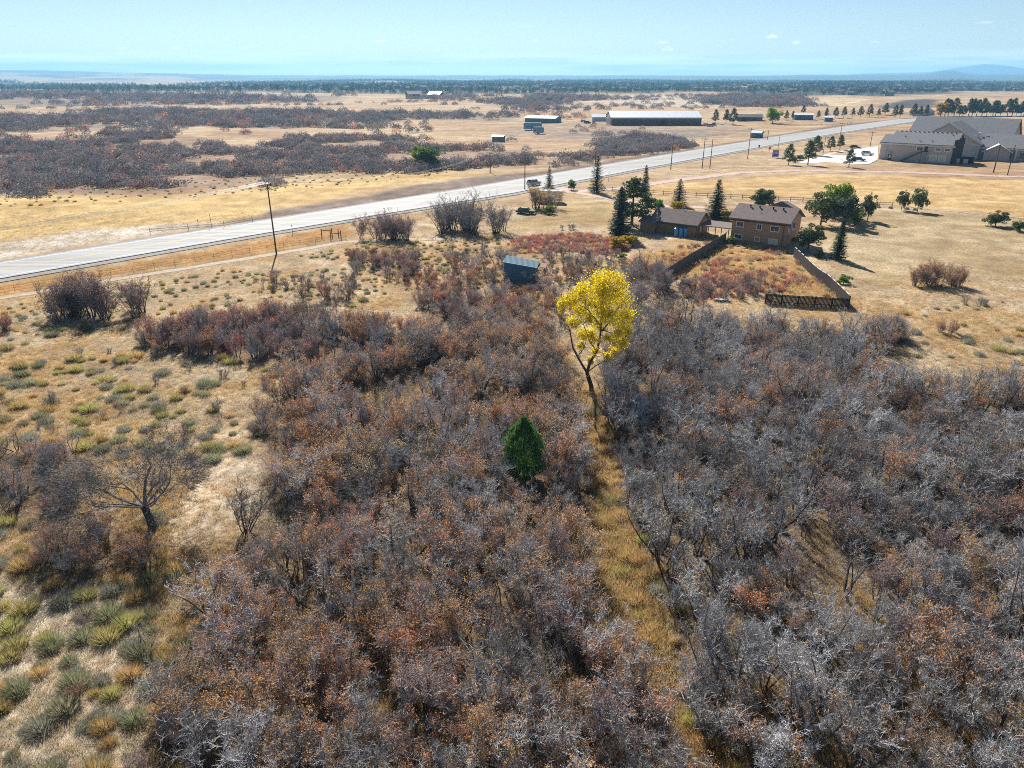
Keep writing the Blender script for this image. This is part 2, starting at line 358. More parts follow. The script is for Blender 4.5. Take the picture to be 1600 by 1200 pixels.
def zmask(x, y, poly, feather, wob=0.0, ns=1.0, seed=50):
    d = seg_dist(x, y, list(poly) + [poly[0]]); d = np.where(inside(x, y, poly), d, -d)
    if wob: d = d + wob * (fbm(x / ns, y / ns, 3, seed) - .5) * 2
    return sst(d, -feather, feather)
def ground_colour(x, y):
    r = np.hypot(x, y)
    n = fbm(x / 9, y / 9, 4, 40)[..., None]; n2 = fbm(x / 2.3 + 7, y / 2.3, 3, 41)[..., None]; n3 = (.5 * fbm(x / 70, y / 45, 3, 42) + .5 * fbm(x / 26, y / 9, 4, 43))[..., None]
    A = np.array
    tan, gold, pale, brown, olive = A([.45, .345, .215]), A([.46, .32, .16]), A([.58, .52, .42]), A([.28, .18, .11]), A([.30, .27, .12])
    c = tan + (gold - tan) * sst(n, .42, .62) ; c = c + (pale - c) * sst(n2, .55, .75) * .55; c = c + (brown - c) * sst(1 - n2, .55, .75) * .45
    far = A([.48, .37, .24]) + (A([.36, .235, .145]) - A([.48, .37, .24])) * sst(n3, .42, .60)
    c = c + (far - c) * sst(r, 150, 300)[..., None] * .75
    def put(poly, colr, feather, wob=0, ns=4, amt=1.0, var=.25):
        nonlocal c
        m = zmask(x, y, poly, feather, wob, ns)[..., None] * amt
        c = c + (A(colr) * (1 - var + 2 * var * n2) - c) * m
    put(GOLDF, (.56, .41, .18), 5, 6, 20); put(GOLDR, (.55, .39, .18), 3, 3, 12, .9)
    put(PALE_VERGE, (.56, .52, .46), 2, 2, 6); put(EMBANK, (.20, .155, .13), 2, 1.5, 6, .97, .5)
    put(VERGE_N, (.42, .23, .075), 1, 1.5, 4, .95, .3)
    put(LAWN, (.40, .325, .195), 5, 5, 10, .8); put(ORANGE, (.44, .265, .13), 3, 5, 5, .6, .4); put(YARD, (.40, .30, .15), 3, 3, 6, .8); put(WILD, (.47, .285, .12), 2, 2, 4, .85)
    put(BARE1, (.60, .54, .45), 3.0, 4.5, 3.0, .75, .45)
    put(NEARPALE, (.60, .53, .42), 3, 4, 5, .85, .45)
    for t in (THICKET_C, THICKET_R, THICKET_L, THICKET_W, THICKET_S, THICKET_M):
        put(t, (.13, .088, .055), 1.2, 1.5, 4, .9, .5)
    gd = seg_dist(x, y, GULLY)
    c = c + (A([.54, .40, .20]) * (.6 + .8 * n2) - c) * (sst(gd - gully_w(x, y), 1.0, -.6) * .85)[..., None]
    for t in (SCRUB_A, SCRUB_E): put(t, (.27, .185, .14), 5, 8, 25, .75)
    for t in (SCRUB_B, SCRUB_F, SCRUB_G): put(t, (.24, .19, .155), 10, 14, 50, .75)
    put(SCRUB_C, (.20, .165, .145), 20, 30, 120, .8)
    put(GRADE, (.50, .44, .37), 15, 25, 60, .9, .35); put(DARKF, (.085, .075, .075), 8); put(PALEF, (.56, .45, .29), 12, 10, 60); put(BARNYARD, (.33, .26, .20), 12, 14, 30, .75, .4); put(ARENA, (.27, .23, .20), 4, 3, 15)
    wood = zmask(x, y, WOODS, 60, 120, 260)[..., None] * sst(fbm(x / 210, y / 420, 3, 77), .24, .42)[..., None]
    c = c + (A([.075, .08, .065]) - c) * wood
    put(PALEF2, (.50, .40, .28), 60, 60, 300)
    st = (fbm(x / 17 + 3, y / 5.5, 4, 47) - .5)[..., None] * sst(r, 90, 160)[..., None]
    c = c * (1 + .9 * st * A([.8, 1.0, 1.25]))
    hz = sst(r, 4200, 7500)[..., None]; az = np.degrees(np.arctan2(x, y))[..., None]
    hc = A([.09, .11, .085]) + (A([.40, .33, .22]) - A([.09, .11, .085])) * sst(fbm(az[..., 0] / 3, r / 900, 3, 88), .52, .68)[..., None] * sst(-az, 5, 25)
    return np.clip(c + (hc - c) * hz, .01, .9) * A([.84, .785, .73])

ang = np.concatenate([np.arange(-180, -64, 4.0), np.arange(-64, 64, .3), np.arange(64, 180, 4.0)])
rad = 6 * np.exp(np.linspace(0, math.log(13600 / 6), 600))
OX, OY = 0.0, -8.0
AA, RR = np.meshgrid(np.radians(ang), rad)
gx = OX + RR * np.sin(AA); gy = OY + RR * np.cos(AA)
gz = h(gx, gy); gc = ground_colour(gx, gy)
nr, na = gx.shape
verts = np.stack([gx, gy, gz], -1).reshape(-1, 3)
i0 = (np.arange(nr - 1)[:, None] * na + np.arange(na)[None]).ravel()
i1 = (np.arange(nr - 1)[:, None] * na + (np.arange(na)[None] + 1) % na).ravel()
faces = np.stack([i0, i1, i1 + na, i0 + na], -1)
verts = np.vstack([verts, [[OX, OY, H(OX, OY)]]])
me = bpy.data.meshes.new('ground'); me.vertices.add(len(verts)); me.vertices.foreach_set('co', verts.astype(np.float32).ravel())
cap = np.stack([np.full(na, nr * na), (np.arange(na) + 1) % na, np.arange(na)], -1)
me.loops.add(faces.size + cap.size); me.loops.foreach_set('vertex_index', np.concatenate([faces.ravel(), cap.ravel()]).astype(np.int32))
nf = len(faces); me.polygons.add(nf + na)
me.polygons.foreach_set('loop_start', np.concatenate([np.arange(nf) * 4, nf * 4 + np.arange(na) * 3]).astype(np.int32))
me.update(calc_edges=True); me.validate()
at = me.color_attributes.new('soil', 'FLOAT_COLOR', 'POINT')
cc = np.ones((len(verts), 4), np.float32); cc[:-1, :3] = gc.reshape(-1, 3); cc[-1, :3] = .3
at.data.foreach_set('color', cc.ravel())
me.shade_smooth()
gm = bpy.data.materials.new('soil'); gm.use_nodes = True; t = gm.node_tree; b = t.nodes['Principled BSDF']
b.inputs['Roughness'].default_value = .95; b.inputs['Specular IOR Level'].default_value = .1
ca = N(t, 'ShaderNodeVertexColor', layer_name='soil'); tcn = N(t, 'ShaderNodeTexCoord')
f1 = N(t, 'ShaderNodeTexNoise'); f1.inputs['Scale'].default_value = 2.6; f1.inputs['Detail'].default_value = 8; f1.inputs['Roughness'].default_value = .7
f2 = N(t, 'ShaderNodeTexNoise'); f2.inputs['Scale'].default_value = .22; f2.inputs['Detail'].default_value = 7; f2.inputs['Roughness'].default_value = .65
for f in (f1, f2): t.links.new(tcn.outputs['Object'], f.inputs['Vector'])
v1 = math_node(t, 'MULTIPLY_ADD', smooth(t, f1.outputs[0], .3, .7), .75, .62)
v2 = math_node(t, 'MULTIPLY_ADD', smooth(t, f2.outputs[0], .3, .7), .45, .78)
hs = N(t, 'ShaderNodeHueSaturation'); t.links.new(ca.outputs[0], hs.inputs['Color']); t.links.new(math_node(t, 'MULTIPLY', v1, v2), hs.inputs['Value'])
t.links.new(hs.outputs[0], b.inputs['Base Color'])
bp = N(t, 'ShaderNodeBump'); bp.inputs['Strength'].default_value = .6; bp.inputs['Distance'].default_value = .25
t.links.new(f1.outputs[0], bp.inputs['Height']); t.links.new(bp.outputs[0], b.inputs['Normal'])
me.materials.append(gm)
ground = bpy.data.objects.new('ground', me); col.objects.link(ground); ground['kind'] = 'structure'

# ------------------------------------------------------------------ roads, tracks, markings
def densify(a, step):
    o = [a[0]]
    for p, q in zip(a[:-1], a[1:]):
        n = max(1, int(math.hypot(q[0] - p[0], q[1] - p[1]) / step))
        o += [(p[0] + (q[0] - p[0]) * k / n, p[1] + (q[1] - p[1]) * k / n) for k in range(1, n + 1)]
    return o
def strip(name, left, right, m, z, kind='structure', skirt=.5):
    """a sheet between two edge lines, a set height above the ground, with skirts down into it"""
    mb = MB(); L = len(left); vs = []
    for (a, b2) in zip(left, right):
        za, zb = H(*a), H(*b2); zz = max(za, zb) + z if skirt > .3 else None
        if zz is None: vs += [(*a, za + z - skirt), (*a, za + z), (*b2, zb + z), (*b2, zb + z - skirt)]
        else: vs += [(*a, min(za, zb) - skirt), (*a, zz), (*b2, zz), (*b2, min(za, zb) - skirt)]
    mb.add(vs, [(4 * i + k, 4 * i + k + 1, 4 * i + k + 5, 4 * i + k + 4) for i in range(L - 1) for k in range(3)])
    o = mb.build(name, m); o['kind'] = kind; return o
def even(line, n):
    a = np.array(line); s = np.concatenate([[0], np.cumsum(np.hypot(*np.diff(a, axis=0).T))]); q = np.linspace(0, s[-1], n)
    return list(zip(np.interp(q, s, a[:, 0]), np.interp(q, s, a[:, 1])))
def resample2(l, r, per=6):
    a = []; b2 = []
    for i in range(len(l) - 1):
        for k in range(per):
            u = k / per; a.append(tuple(np.array(l[i]) * (1 - u) + np.array(l[i + 1]) * u)); b2.append(tuple(np.array(r[i]) * (1 - u) + np.array(r[i + 1]) * u))
    return a + [l[-1]], b2 + [r[-1]]
rn, rf = resample2(ROAD_NEAR, ROAD_FAR)
strip('road', rn, rf, 'asphalt', .22)
sn = offset(ROAD_NEAR, -2.2); a1, b1 = resample2(sn, offset(ROAD_NEAR, .15)); strip('road_shoulder', a1, b1, 'gravel', .10)
a1, b1 = resample2(offset(ROAD_FAR, -.15), offset(ROAD_FAR, 1.8)); strip('road_shoulder', a1, b1, 'gravel', .10)
def lerp_line(f, wd):
    l = [(n[0] + (q[0] - n[0]) * f, n[1] + (q[1] - n[1]) * f) for n, q in zip(rn, rf)]
    return offset(l, -wd / 2), offset(l, wd / 2)
for f, m, nm in ((.09, 'paint_white', 'edge_line'), (.91, 'paint_white', 'edge_line'), (.485, 'paint_yellow', 'centre_line'), (.515, 'paint_yellow', 'centre_line')):
    l, r = lerp_line(f, .22); mb = MB(); vs = []
    for a, b2 in zip(l, r):
        i = len(vs) // 2; zz = max(H(*rn[i]), H(*rf[i])) + .226
        vs += [(*a, zz), (*b2, zz)]
    mb.add(vs, [(2 * i, 2 * i + 1, 2 * i + 3, 2 * i + 2) for i in range(len(l) - 1)])
    o = mb.build(nm, m); o['kind'] = 'structure'
def track(name, line, wd, m, z=.035):
    l = densify(line, 1.5); a = offset(l, -wd / 2); b2 = offset(l, wd / 2)
    a = [(p[0] + .5 * (vnoise(p[0] / 3, p[1] / 3, 5) - .5) * wd * .5, p[1] + .25 * (vnoise(p[0] / 2, p[1] / 2, 6) - .5) * wd) for p in a]
    return strip(name, a, b2, m, z, skirt=.25)
track('dirt_track', TRACK_W, 2.0, 'dirt'); track('gravel_lane', LANE, 4.2, 'pinkgravel', .06); track('driveway', DRIVE, 3.4, 'pinkgravel', .05)
track('farm_track', px_poly([(1394, 320), (1480, 330), (1600, 341), (1750, 356)]), 1.2, 'dirt', .05)
mb = MB(); mb.slab([(*p, H(*p) - .15) for p in LOT], (0, 0, .30)); o = mb.build('parking_lot', 'concrete'); o['kind'] = 'structure'

# ------------------------------------------------------------------ plant shapes
def rvec(rng): 
    v = Vector((rng.gauss(0, 1), rng.gauss(0, 1), rng.gauss(0, 1))); return v.normalized()
def leaf_quad(mb, p, size, rng, up=.3, asp=.6):
    n = (rvec(rng) + Vector((0, 0, up))).normalized(); a = n.orthogonal().normalized()
    a = Matrix.Rotation(rng.random() * 6.28, 3, n) @ a; b = n.cross(a) * size * asp * .5; a = a * size * .5; p = Vector(p)
    mb.add([p - a, p + b - a * .1, p + a, p - b - a * .1], [(0, 1, 2, 3)])
def twig(mb, p, d, L, wd, rng):
    d = d.normalized(); s = d.cross(rvec(rng)).normalized() * wd * .5
    mb.add([p - s, p + s, p + d * L], [(0, 1, 2)])
def oak_mesh(seed, hgt=3.4, stems=6, leafy=.0, spread=.55, fine=5, leaf=.108, rad=.05, low=1):
    """multi-stemmed scrub oak: (wood builder, leaf builder)"""
    rng = random.Random(seed); W = MB(); L = MB()
    tips = []
    for s in range(stems):
        az = 6.283 * (s + rng.random() * .8) / stems; lean = spread * (.35 + .8 * rng.random())
        p = Vector((cos(az) * .18, sin(az) * .18, -.15)); d = Vector((cos(az) * lean, sin(az) * lean, 1)).normalized()
        hh = hgt * (.72 + .35 * rng.random()); r = rad * (1 + .5 * rng.random()); seg = 5
        for k in range(seg):
            d = (d + rvec(rng) * .22 + Vector((0, 0, .05))).normalized(); q = p + d * hh / seg * .92; r2 = r * .74
            W.k = 0; W.tube(p, q, r, r2, 4, False); W.k = 1
            if k >= low:
                for bnum in range(2 if k < 3 else 3):
                    bd = (d * .6 + rvec(rng) * .8 + Vector((0, 0, .25))).normalized(); bp = p.lerp(q, rng.random()); br = r2 * .55
                    bl = hh * (.16 + .13 * rng.random())
                    for j in range(2):
                        bd = (bd + rvec(rng) * .25 + Vector((0, 0, .12))).normalized(); bq = bp + bd * bl * .55; W.tube(bp, bq, br, br * .6, 3, False)
                        for tw in range(3):
                            td = (bd * .8 + rvec(rng) * .85 + Vector((0, 0, .2))).normalized(); tp = bp.lerp(bq, rng.random()); tl = .30 + .25 * rng.random()
                            te = tp + td * tl
                            W.tube(tp, te, .013, .007, 3, False)
                            for fk in range(fine):
                                fp = tp.lerp(te, .2 + .8 * rng.random()); fd = (td * .7 + rvec(rng) * .9 + Vector((0, 0, .15)))
                                twig(W, fp, fd, .16 + .22 * rng.random(), .021, rng)
                            tips.append(te)
                        bp = bq; br *= .6
            p, r = q, r2
    if leafy > 0:
        cl = [rng.choice(tips) for _ in range(7)]
        for tp in tips:
            near = min((tp - c).length for c in cl)
            if rng.random() < leafy * (1.7 if near < .6 else .55):
                for _ in range(7): leaf_quad(L, tp + Vector((0, 0, .06)) + rvec(rng) * .24 * rng.random() ** .5, leaf * (.7 + .6 * rng.random()), rng)
    return W, L
def brush_mesh(seed, n=110, hgt=.65, rad=.5, wd=.035, lean=.8):
    """rounded clump of upright blades / wiry stems"""
    rng = random.Random(seed); mb = MB()
    for i in range(n):
        a = rng.random() * 6.283; rr = rng.random() ** .6; bp = Vector((cos(a) * rr * rad * .45, sin(a) * rr * rad * .45, -.05))
        d = Vector((cos(a) * rr * lean, sin(a) * rr * lean, 1)).normalized(); L = hgt * (.6 + .5 * rng.random()) * (1.1 - .3 * rr)
        s = d.cross(rvec(rng)).normalized() * wd * .5; m = bp + d * L * .6; e = bp + d * L + Vector((d.x, d.y, -.25)) * L * .15
        mb.add([bp - s * .6, bp + s * .6, m + s, m - s, e], [(0, 1, 2, 3), (3, 2, 4)])
    return mb
def grass_mesh(seed, n=34, hgt=.34, rad=.35, wd=.02):
    rng = random.Random(seed); mb = MB()
    for i in range(n):
        a = rng.random() * 6.283; rr = rng.random() ** .5 * rad; bp = Vector((cos(a) * rr, sin(a) * rr, -.05)); a2 = rng.random() * 6.283; k = .2 + .7 * rng.random()
        d = Vector((cos(a2) * k, sin(a2) * k, 1)).normalized(); L = hgt * (.5 + .7 * rng.random()); s = d.cross(rvec(rng)).normalized() * wd * .5
        mb.add([bp - s, bp + s, bp + d * L], [(0, 1, 2)])
    return mb
def conifer(seed, hgt=7, rad=1.9, n=46, dense=1.0, droop=.25, top=.0, ragged=.25):
    rng = random.Random(seed); T = MB(); C = MB()
    T.tube((0, 0, -.2), (0, 0, hgt * .5), .16 * hgt / 7, .09 * hgt / 7, 7); T.tube((0, 0, hgt * .5), (0, 0, hgt * .98), .09 * hgt / 7, .015, 6)
    lv = 0
    while lv < 1:
        zc = hgt * (.06 + .92 * lv); R0 = rad * (1 - lv) ** .82 * (1 + ragged * (rng.random() - .5)) + .08
        nb = max(4, int((7 + 6 * (1 - lv)) * dense))
        for k in range(nb):
            a = 6.283 * (k + rng.random()) / nb; L = R0 * (.72 + .4 * rng.random()); d = Vector((cos(a), sin(a), -droop + .25 * lv)).normalized()
            m = max(3, int(L / .17)); o = Vector((0, 0, zc + rng.gauss(0, .06)))
            for j in range(m):
                u = (j + .6) / m; p = o + d * L * u + Vector((0, 0, .14 * u * u * L)); side = Vector((-d.y, d.x, 0)); wd = .30 * (1.15 - u * .6) * (.6 + .5 * min(1, R0))
                for sg in (-1, 1):
                    e = p + side * sg * wd * (.7 + .5 * rng.random()) + d * .16 + Vector((0, 0, rng.uniform(-.10, .08)))
                    s2 = d * .085 + Vector((0, 0, .05 * rng.uniform(-1, 1))); C.add([p - s2, p + s2, e + s2 * .3], [(0, 1, 2)])
            e = o + d * (L + .12) + Vector((0, 0, .16 * L)); s2 = Vector((-d.y, d.x, 0)) * .06; q = o + d * L * .8 + Vector((0, 0, .1 * L)); C.add([q - s2, q + s2, e], [(0, 1, 2)])
        lv += 1.0 / n
    return T, C
def clump_crown(clusters, per, size, seed, up=.3, asp=.7, shell=.45):
    rng = random.Random(seed); C = MB()
    for (x, y, z, rx, rz) in clusters:
        for _ in range(int(per * rx * rx)):
            v = rvec(rng); k = shell + (1 - shell) * rng.random() ** .5
            leaf_quad(C, (x + v.x * rx * k, y + v.y * rx * k, z + v.z * rz * k), size * (.7 + .6 * rng.random()), rng, up, asp)
    return C
def limb_tree(T, base, d, L, r, depth, rng, up=.15, tips=None, sp=.7, nseg=3, wig=.22):
    p = Vector(base); d = Vector(d).normalized()
    for k in range(nseg):
        d = (d + rvec(rng) * wig + Vector((0, 0, up * .3))).normalized(); q = p + d * L / nseg; r2 = r * .85
        r = max(r, .014); T.tube(p, q, r, r2, 7 if r > .1 else (5 if r > .03 else 3), False)
        if depth > 0 and k > 0 or depth > 0 and nseg < 3:
            for _ in range(2):
                nd = (d * .75 + rvec(rng) * sp + Vector((0, 0, up))).normalized(); limb_tree(T, q, nd, L * (.55 + .2 * rng.random()), r2 * .55, depth - 1, rng, up, tips, sp, 3 if depth > 2 else 2, wig)
        p, r = q, r2
    if tips is not None: tips.append(p)
def round_tree(seed, hgt=5, rad=1.9, trunk=.9, leafsize=.22, per=130, k=24):
    rng = random.Random(seed); T = MB(); cl = []
    for i in range(k * 2):
        v = rvec(rng); q = .2 + .78 * rng.random(); zc = (hgt + trunk) / 2 + v.z * (hgt - trunk) / 2 * q
        cl.append((v.x * rad * q, v.y * rad * q, zc, rad * (.14 + .2 * rng.random()), rad * (.13 + .15 * rng.random())))
    T.tube((0, 0, -.2), (0, 0, hgt * .45), .13 * hgt / 5, .08 * hgt / 5, 7)
    for c in cl: T.tube((0, 0, hgt * (.2 + .2 * rng.random())), c[:3], .05, .015, 4, False)
    return T, clump_crown(cl, per, leafsize, seed + 1)
def pine(seed, hgt=6.5, rad=1.9, trunk=1.6, k=26, per=150):
    rng = random.Random(seed); T = MB(); cl = []
    T.tube((0, 0, -.2), (0, 0, hgt * .93), .15, .03, 7)
    for i in range(k):
        u = i / k; zc = trunk + (hgt - trunk) * (.04 + .9 * u); a = i * 2.4 + rng.random(); rr = rad * (1 - u) ** .55 * (.45 + .4 * rng.random())
        cl.append((cos(a) * rr, sin(a) * rr, zc, .42 + .5 * (1 - u) * rng.random() + .15, .34 + .22 * rng.random())); T.tube((0, 0, zc - .25), cl[-1][:3], .035, .012, 3, False)
    cl.append((0, 0, hgt * .95, .35, .45))
    return T, clump_crown(cl, per * 1.7, .30, seed + 1, .5, .45, .2)

def thing2(name, loc, parts, label, cat, group=None, rz=0, sc=1):
    e = empty(name, loc, rz, label, cat, group, sc)
    for nm, me in parts: child(nm, me, e)
    return e
def clear_coll(name, meshes):
    c = bpy.data.collections.new(name)
    for i, me in enumerate(meshes): c.objects.link(bpy.data.objects.new('%s_%02d' % (name, i), me))
    return c
def scatter(name, pts, idx, scl, rng_np, coll, label, cat, tilt=.08, flat=None):
    pts = np.asarray(pts, np.float32); n = len(pts)
    me = bpy.data.meshes.new(name); me.vertices.add(n); me.vertices.foreach_set('co', pts.ravel())
    a = me.attributes.new('idx', 'INT', 'POINT'); a.data.foreach_set('value', np.asarray(idx, np.int32))
    s3 = np.repeat(np.asarray(scl, np.float32)[:, None], 3, 1)
    s3 *= rng_np.uniform(.84, 1.18, s3.shape)
    a = me.attributes.new('scl', 'FLOAT_VECTOR', 'POINT'); a.data.foreach_set('vector', s3.ravel())
    rv = np.stack([rng_np.normal(0, tilt, n), rng_np.normal(0, tilt, n), rng_np.uniform(0, 6.283, n)], -1).astype(np.float32)
    a = me.attributes.new('rot', 'FLOAT_VECTOR', 'POINT'); a.data.foreach_set('vector', rv.ravel())
    o = bpy.data.objects.new(name, me); col.objects.link(o)
    g = bpy.data.node_groups.new(name, 'GeometryNodeTree')
    g.interface.new_socket('Geometry', in_out='INPUT', socket_type='NodeSocketGeometry'); g.interface.new_socket('Geometry', in_out='OUTPUT', socket_type='NodeSocketGeometry')
    gi = N(g, 'NodeGroupInput'); go = N(g, 'NodeGroupOutput'); ip = N(g, 'GeometryNodeInstanceOnPoints'); ci = N(g, 'GeometryNodeCollectionInfo')
    ci.inputs[0].default_value = coll; ci.inputs['Separate Children'].default_value = True; ci.inputs['Reset Children'].default_value = True
    ip.inputs['Pick Instance'].default_value = True
    def na_(nm, ty): 
        q = N(g, 'GeometryNodeInputNamedAttribute', data_type=ty); q.inputs[0].default_value = nm; return q.outputs[0]
    g.links.new(gi.outputs[0], ip.inputs['Points']); g.links.new(ci.outputs[0], ip.inputs['Instance'])
    g.links.new(na_('idx', 'INT'), ip.inputs['Instance Index']); g.links.new(na_('scl', 'FLOAT_VECTOR'), ip.inputs['Scale'])
    g.links.new(na_('rot', 'FLOAT_VECTOR'), ip.inputs['Rotation']); g.links.new(ip.outputs[0], go.inputs[0])
    md = o.modifiers.new('scatter', 'NODES'); md.node_group = g
    return tag(o, label, cat, kind='stuff')
def fill(poly, step, rs, jit=.5, keep=None):
    a = np.array(poly); x0, y0 = a.min(0); x1, y1 = a.max(0)
    X, Y = np.meshgrid(np.arange(x0, x1, step), np.arange(y0, y1, step)); X = X + rs.uniform(-jit, jit, X.shape) * step; Y = Y + rs.uniform(-jit, jit, Y.shape) * step
    X = X.ravel(); Y = Y.ravel(); m = inside(X, Y, poly)
    if keep is not None: m &= keep(X, Y)
    return np.stack([X[m], Y[m]], -1)

# ------------------------------------------------------------------ scrub oak thicket
OAK = []    # (look, wood mesh, leaf mesh or None, joined mesh)
specs = [('grey', 'bark_pale', None, 0), ('grey', 'bark_pale', None, 0), ('grey', 'bark_grey', None, 0), ('grey', 'bark_pale', 'leaf_tan', .10),
         ('rust', 'bark_grey', 'leaf_rust', .95), ('rust', 'bark_pale', 'leaf_rust', .7), ('tan', 'bark_grey', 'leaf_tan', .85), ('rust', 'bark_grey', 'leaf_orange', .75),
         ('grey', 'bark_grey', 'leaf_rust', .12), ('grey', 'bark_pale', None, 0), ('rust', 'bark_pale', 'leaf_rust', .4), ('tan', 'bark_pale', 'leaf_orange', .5), ('crimson', 'bark_grey', 'leaf_crimson', .7), ('mauve', 'bark_grey', 'leaf_mauve', .7),
         ('snag', 'bark_pale', None, 0), ('snag', 'bark_grey', 'leaf_tan', .08), ('rust', 'bark_grey', 'leaf_orange', 1.0), ('crimson', 'bark_grey', 'leaf_rust', .8)]
for i, (look, bark, lf, amt) in enumerate(specs):
    if look == 'snag': W, L = oak_mesh(100 + i, 4.6, 3, amt, .38, 6, .115, .085, 2); look = 'grey'
    else: W, L = oak_mesh(100 + i, 3.0 + .3 * (i % 4), 5 + i % 3, amt, .5 + .06 * (i % 4), 7 if not lf else 4)
    wm = W.mesh('oak_wood', ['bark_dark', bark]); lm = L.mesh('oak_leaf', lf) if lf else None
    J = MB(); J.add(W.v, W.f); J.m = list(W.m)
    if lf: J.k = 2; J.add(L.v, L.f)
    OAK.append((look, wm, lm, J.mesh('oak_joined', ['bark_dark', bark] + ([lf] if lf else []))))
IDX = {k: [i for i, o in enumerate(OAK) if o[0] == k] for k in ('grey', 'rust', 'tan', 'crimson', 'mauve')}
rs = np.random.RandomState(7); rng = random.Random(5)
COTTON = P(925, 617); JUNIPER = P(818, 748); DEADTREE = P(238, 826)
def gully_clear(X, Y): return (seg_dist(X, Y, GULLY) > gully_w(X, Y) + .5) & ~((np.abs(X - JUNIPER.x) < 1.9) & (Y > JUNIPER.y - 3.6) & (Y < JUNIPER.y + 2.2))
oaks = []   # x, y, z, scale, index, place
def plant(poly, step, weights, place, smin, smax, gap=.0, seed=0, clear=gully_clear):
    for x, y in fill(poly, step, rs, .48, clear):
        nz = float(fbm(np.array(x / 6), np.array(y / 6), 3, 60 + seed)); nz2 = float(vnoise(np.array(x / 9), np.array(y / 9), 61 + seed))
        if gap and float(fbm(np.array(x / 7), np.array(y / 7), 3, 66 + seed)) < gap: continue
        wts = dict(weights); wts['rust'] = wts.get('rust', 0) * (3.2 if nz > .55 else .55); wts['crimson'] = wts.get('crimson', 0) * (3 if nz2 > .7 else .5)
        look = rng.choices(list(wts), list(wts.values()))[0]
        oaks.append((x, y, H(x, y), rng.uniform(smin, smax), rng.choice(IDX[look]), place, look))
plant(THICKET_C, 1.72, {'grey': 4.4, 'rust': 4.4, 'tan': 2.2, 'mauve': .6}, 'c', .48, 1.1, .33)
plant(THICKET_R, 1.75, {'grey': 8, 'rust': .5, 'tan': .35, 'mauve': .25}, 'r', .48, 1.1, .30, 1)
plant(THICKET_L, 1.7, {'grey': 2.2, 'crimson': 4.5, 'mauve': 2, 'rust': .6}, 'l', .55, .95, .30, 2)
plant(THICKET_W, 1.7, {'grey': 3, 'mauve': 2, 'rust': 1}, 'w', .4, .75, .38, 3)
plant(THICKET_S, 1.3, {'rust': 4, 'tan': 1, 'grey': .6}, 's', .35, .6, .0, 4)
plant(THICKET_M, 1.9, {'crimson': 5, 'mauve': 2, 'grey': 1.2, 'rust': 1}, 'm', .45, .8, .33, 5)
plant(px_poly([(545, 405), (655, 402), (655, 435), (600, 440), (550, 430)]), 2.0, {'mauve': 3, 'grey': 2, 'crimson': .6}, 'u', .45, .7, .36, 6)
plant(px_poly([(1060, 448), (1190, 436), (1225, 458), (1190, 472), (1060, 474)]), 1.9, {'mauve': 3, 'grey': 1.6, 'rust': 1}, 'f', .38, .6, .34, 7)
plant(px_poly([(985, 415), (1040, 425), (1050, 455), (1000, 478), (965, 540), (985, 470)]), 1.8, {'grey': 3, 'mauve': 2}, 'f', .6, .9, .2, 8)
plant(px_poly([(845, 398), (960, 402), (975, 420), (900, 430), (850, 420)]), 1.9, {'grey': 1.5, 'tan': 1.5, 'mauve': 1}, 'u', .4, .65, .42, 9)
plant(px_poly([(400, 450), (560, 400), (760, 395), (800, 440), (880, 405), (960, 425), (900, 500), (700, 500), (640, 470), (520, 480)]), 2.3, {'mauve': 2.5, 'grey': 2, 'tan': 1.3, 'crimson': 4}, 'u', .3, .68, .34, 11)
plant(px_poly([(-100, 560), (200, 500), (420, 600), (400, 700), (240, 700), (60, 680), (-100, 680)]), 4.2, {'mauve': 2, 'grey': 3, 'tan': 1}, 'l', .2, .42, .42, 12)
plant(px_poly([(20, 900), (240, 900), (240, 1180), (150, 1150), (60, 1000)]), 3.6, {'mauve': 2, 'grey': 2, 'rust': 3}, 's', .22, .42, .36, 13)
def screen_size(o):
    x, y, z0, s = o[:4]; d = math.sqrt(x * x + y * y + (CAM_H - z0) ** 2); u = 1110 * x / (y * CP + CAM_H * SP)
    return s / d * (1 if abs(u) < 830 and y > 21 else .02)
oaks.sort(key=screen_size, reverse=True)
LOOK = {'grey': 'leafless pale grey scrub oak', 'rust': 'scrub oak with rust brown leaves', 'tan': 'scrub oak with dry tan leaves', 'crimson': 'scrub oak with crimson leaves', 'mauve': 'scrub oak with mauve brown leaves'}
def where(x, y, pl):
    if math.hypot(x - JUNIPER.x, y - JUNIPER.y) < 4.5: return 'close around the green juniper'
    if math.hypot(x - COTTON.x, y - COTTON.y) < 6: return 'at the foot of the yellow cottonwood'
    gd = float(seg_dist(np.array(x), np.array(y), GULLY))
    if gd < 4: return 'on the gully bank, ' + ('grassland side' if pl != 'r' else 'house side')
    if pl == 's': return 'on the grass before the dead tree'
    if math.hypot(x - DEADTREE.x, y - DEADTREE.y) < 9: return 'in brush around the dead tree'
    if pl == 'c':
        if math.hypot(x - JUNIPER.x, y - JUNIPER.y) < 10: return 'in thicket near the juniper'
        if math.hypot(x - COTTON.x, y - COTTON.y) < 13: return 'in thicket near the cottonwood'
        if not inside(np.array([x - 4]), np.array([y]), THICKET_C)[0]: return 'at the thicket edge facing the grassland'
        return 'deep between gully and grassland' if gd > 11 else 'a few steps into the grassland side thicket'
    if pl == 'r':
        if math.hypot(x - COTTON.x, y - COTTON.y) < 14: return 'across the gully from the cottonwood'
        if not inside(np.array([x]), np.array([y + 5]), THICKET_R)[0]: return 'at the thicket edge below the yard fence'
        return 'far into the house side thicket' if gd > 18 else 'well inside the house side thicket' if gd > 10 else 'a few steps into the house side thicket'
    return {'l': 'on the grassy slope toward the road', 'w': 'in brush around the dead tree', 'm': 'in brush below the blue shed', 'u': 'near the blue shed', 'f': 'under the plank fence'}[pl]
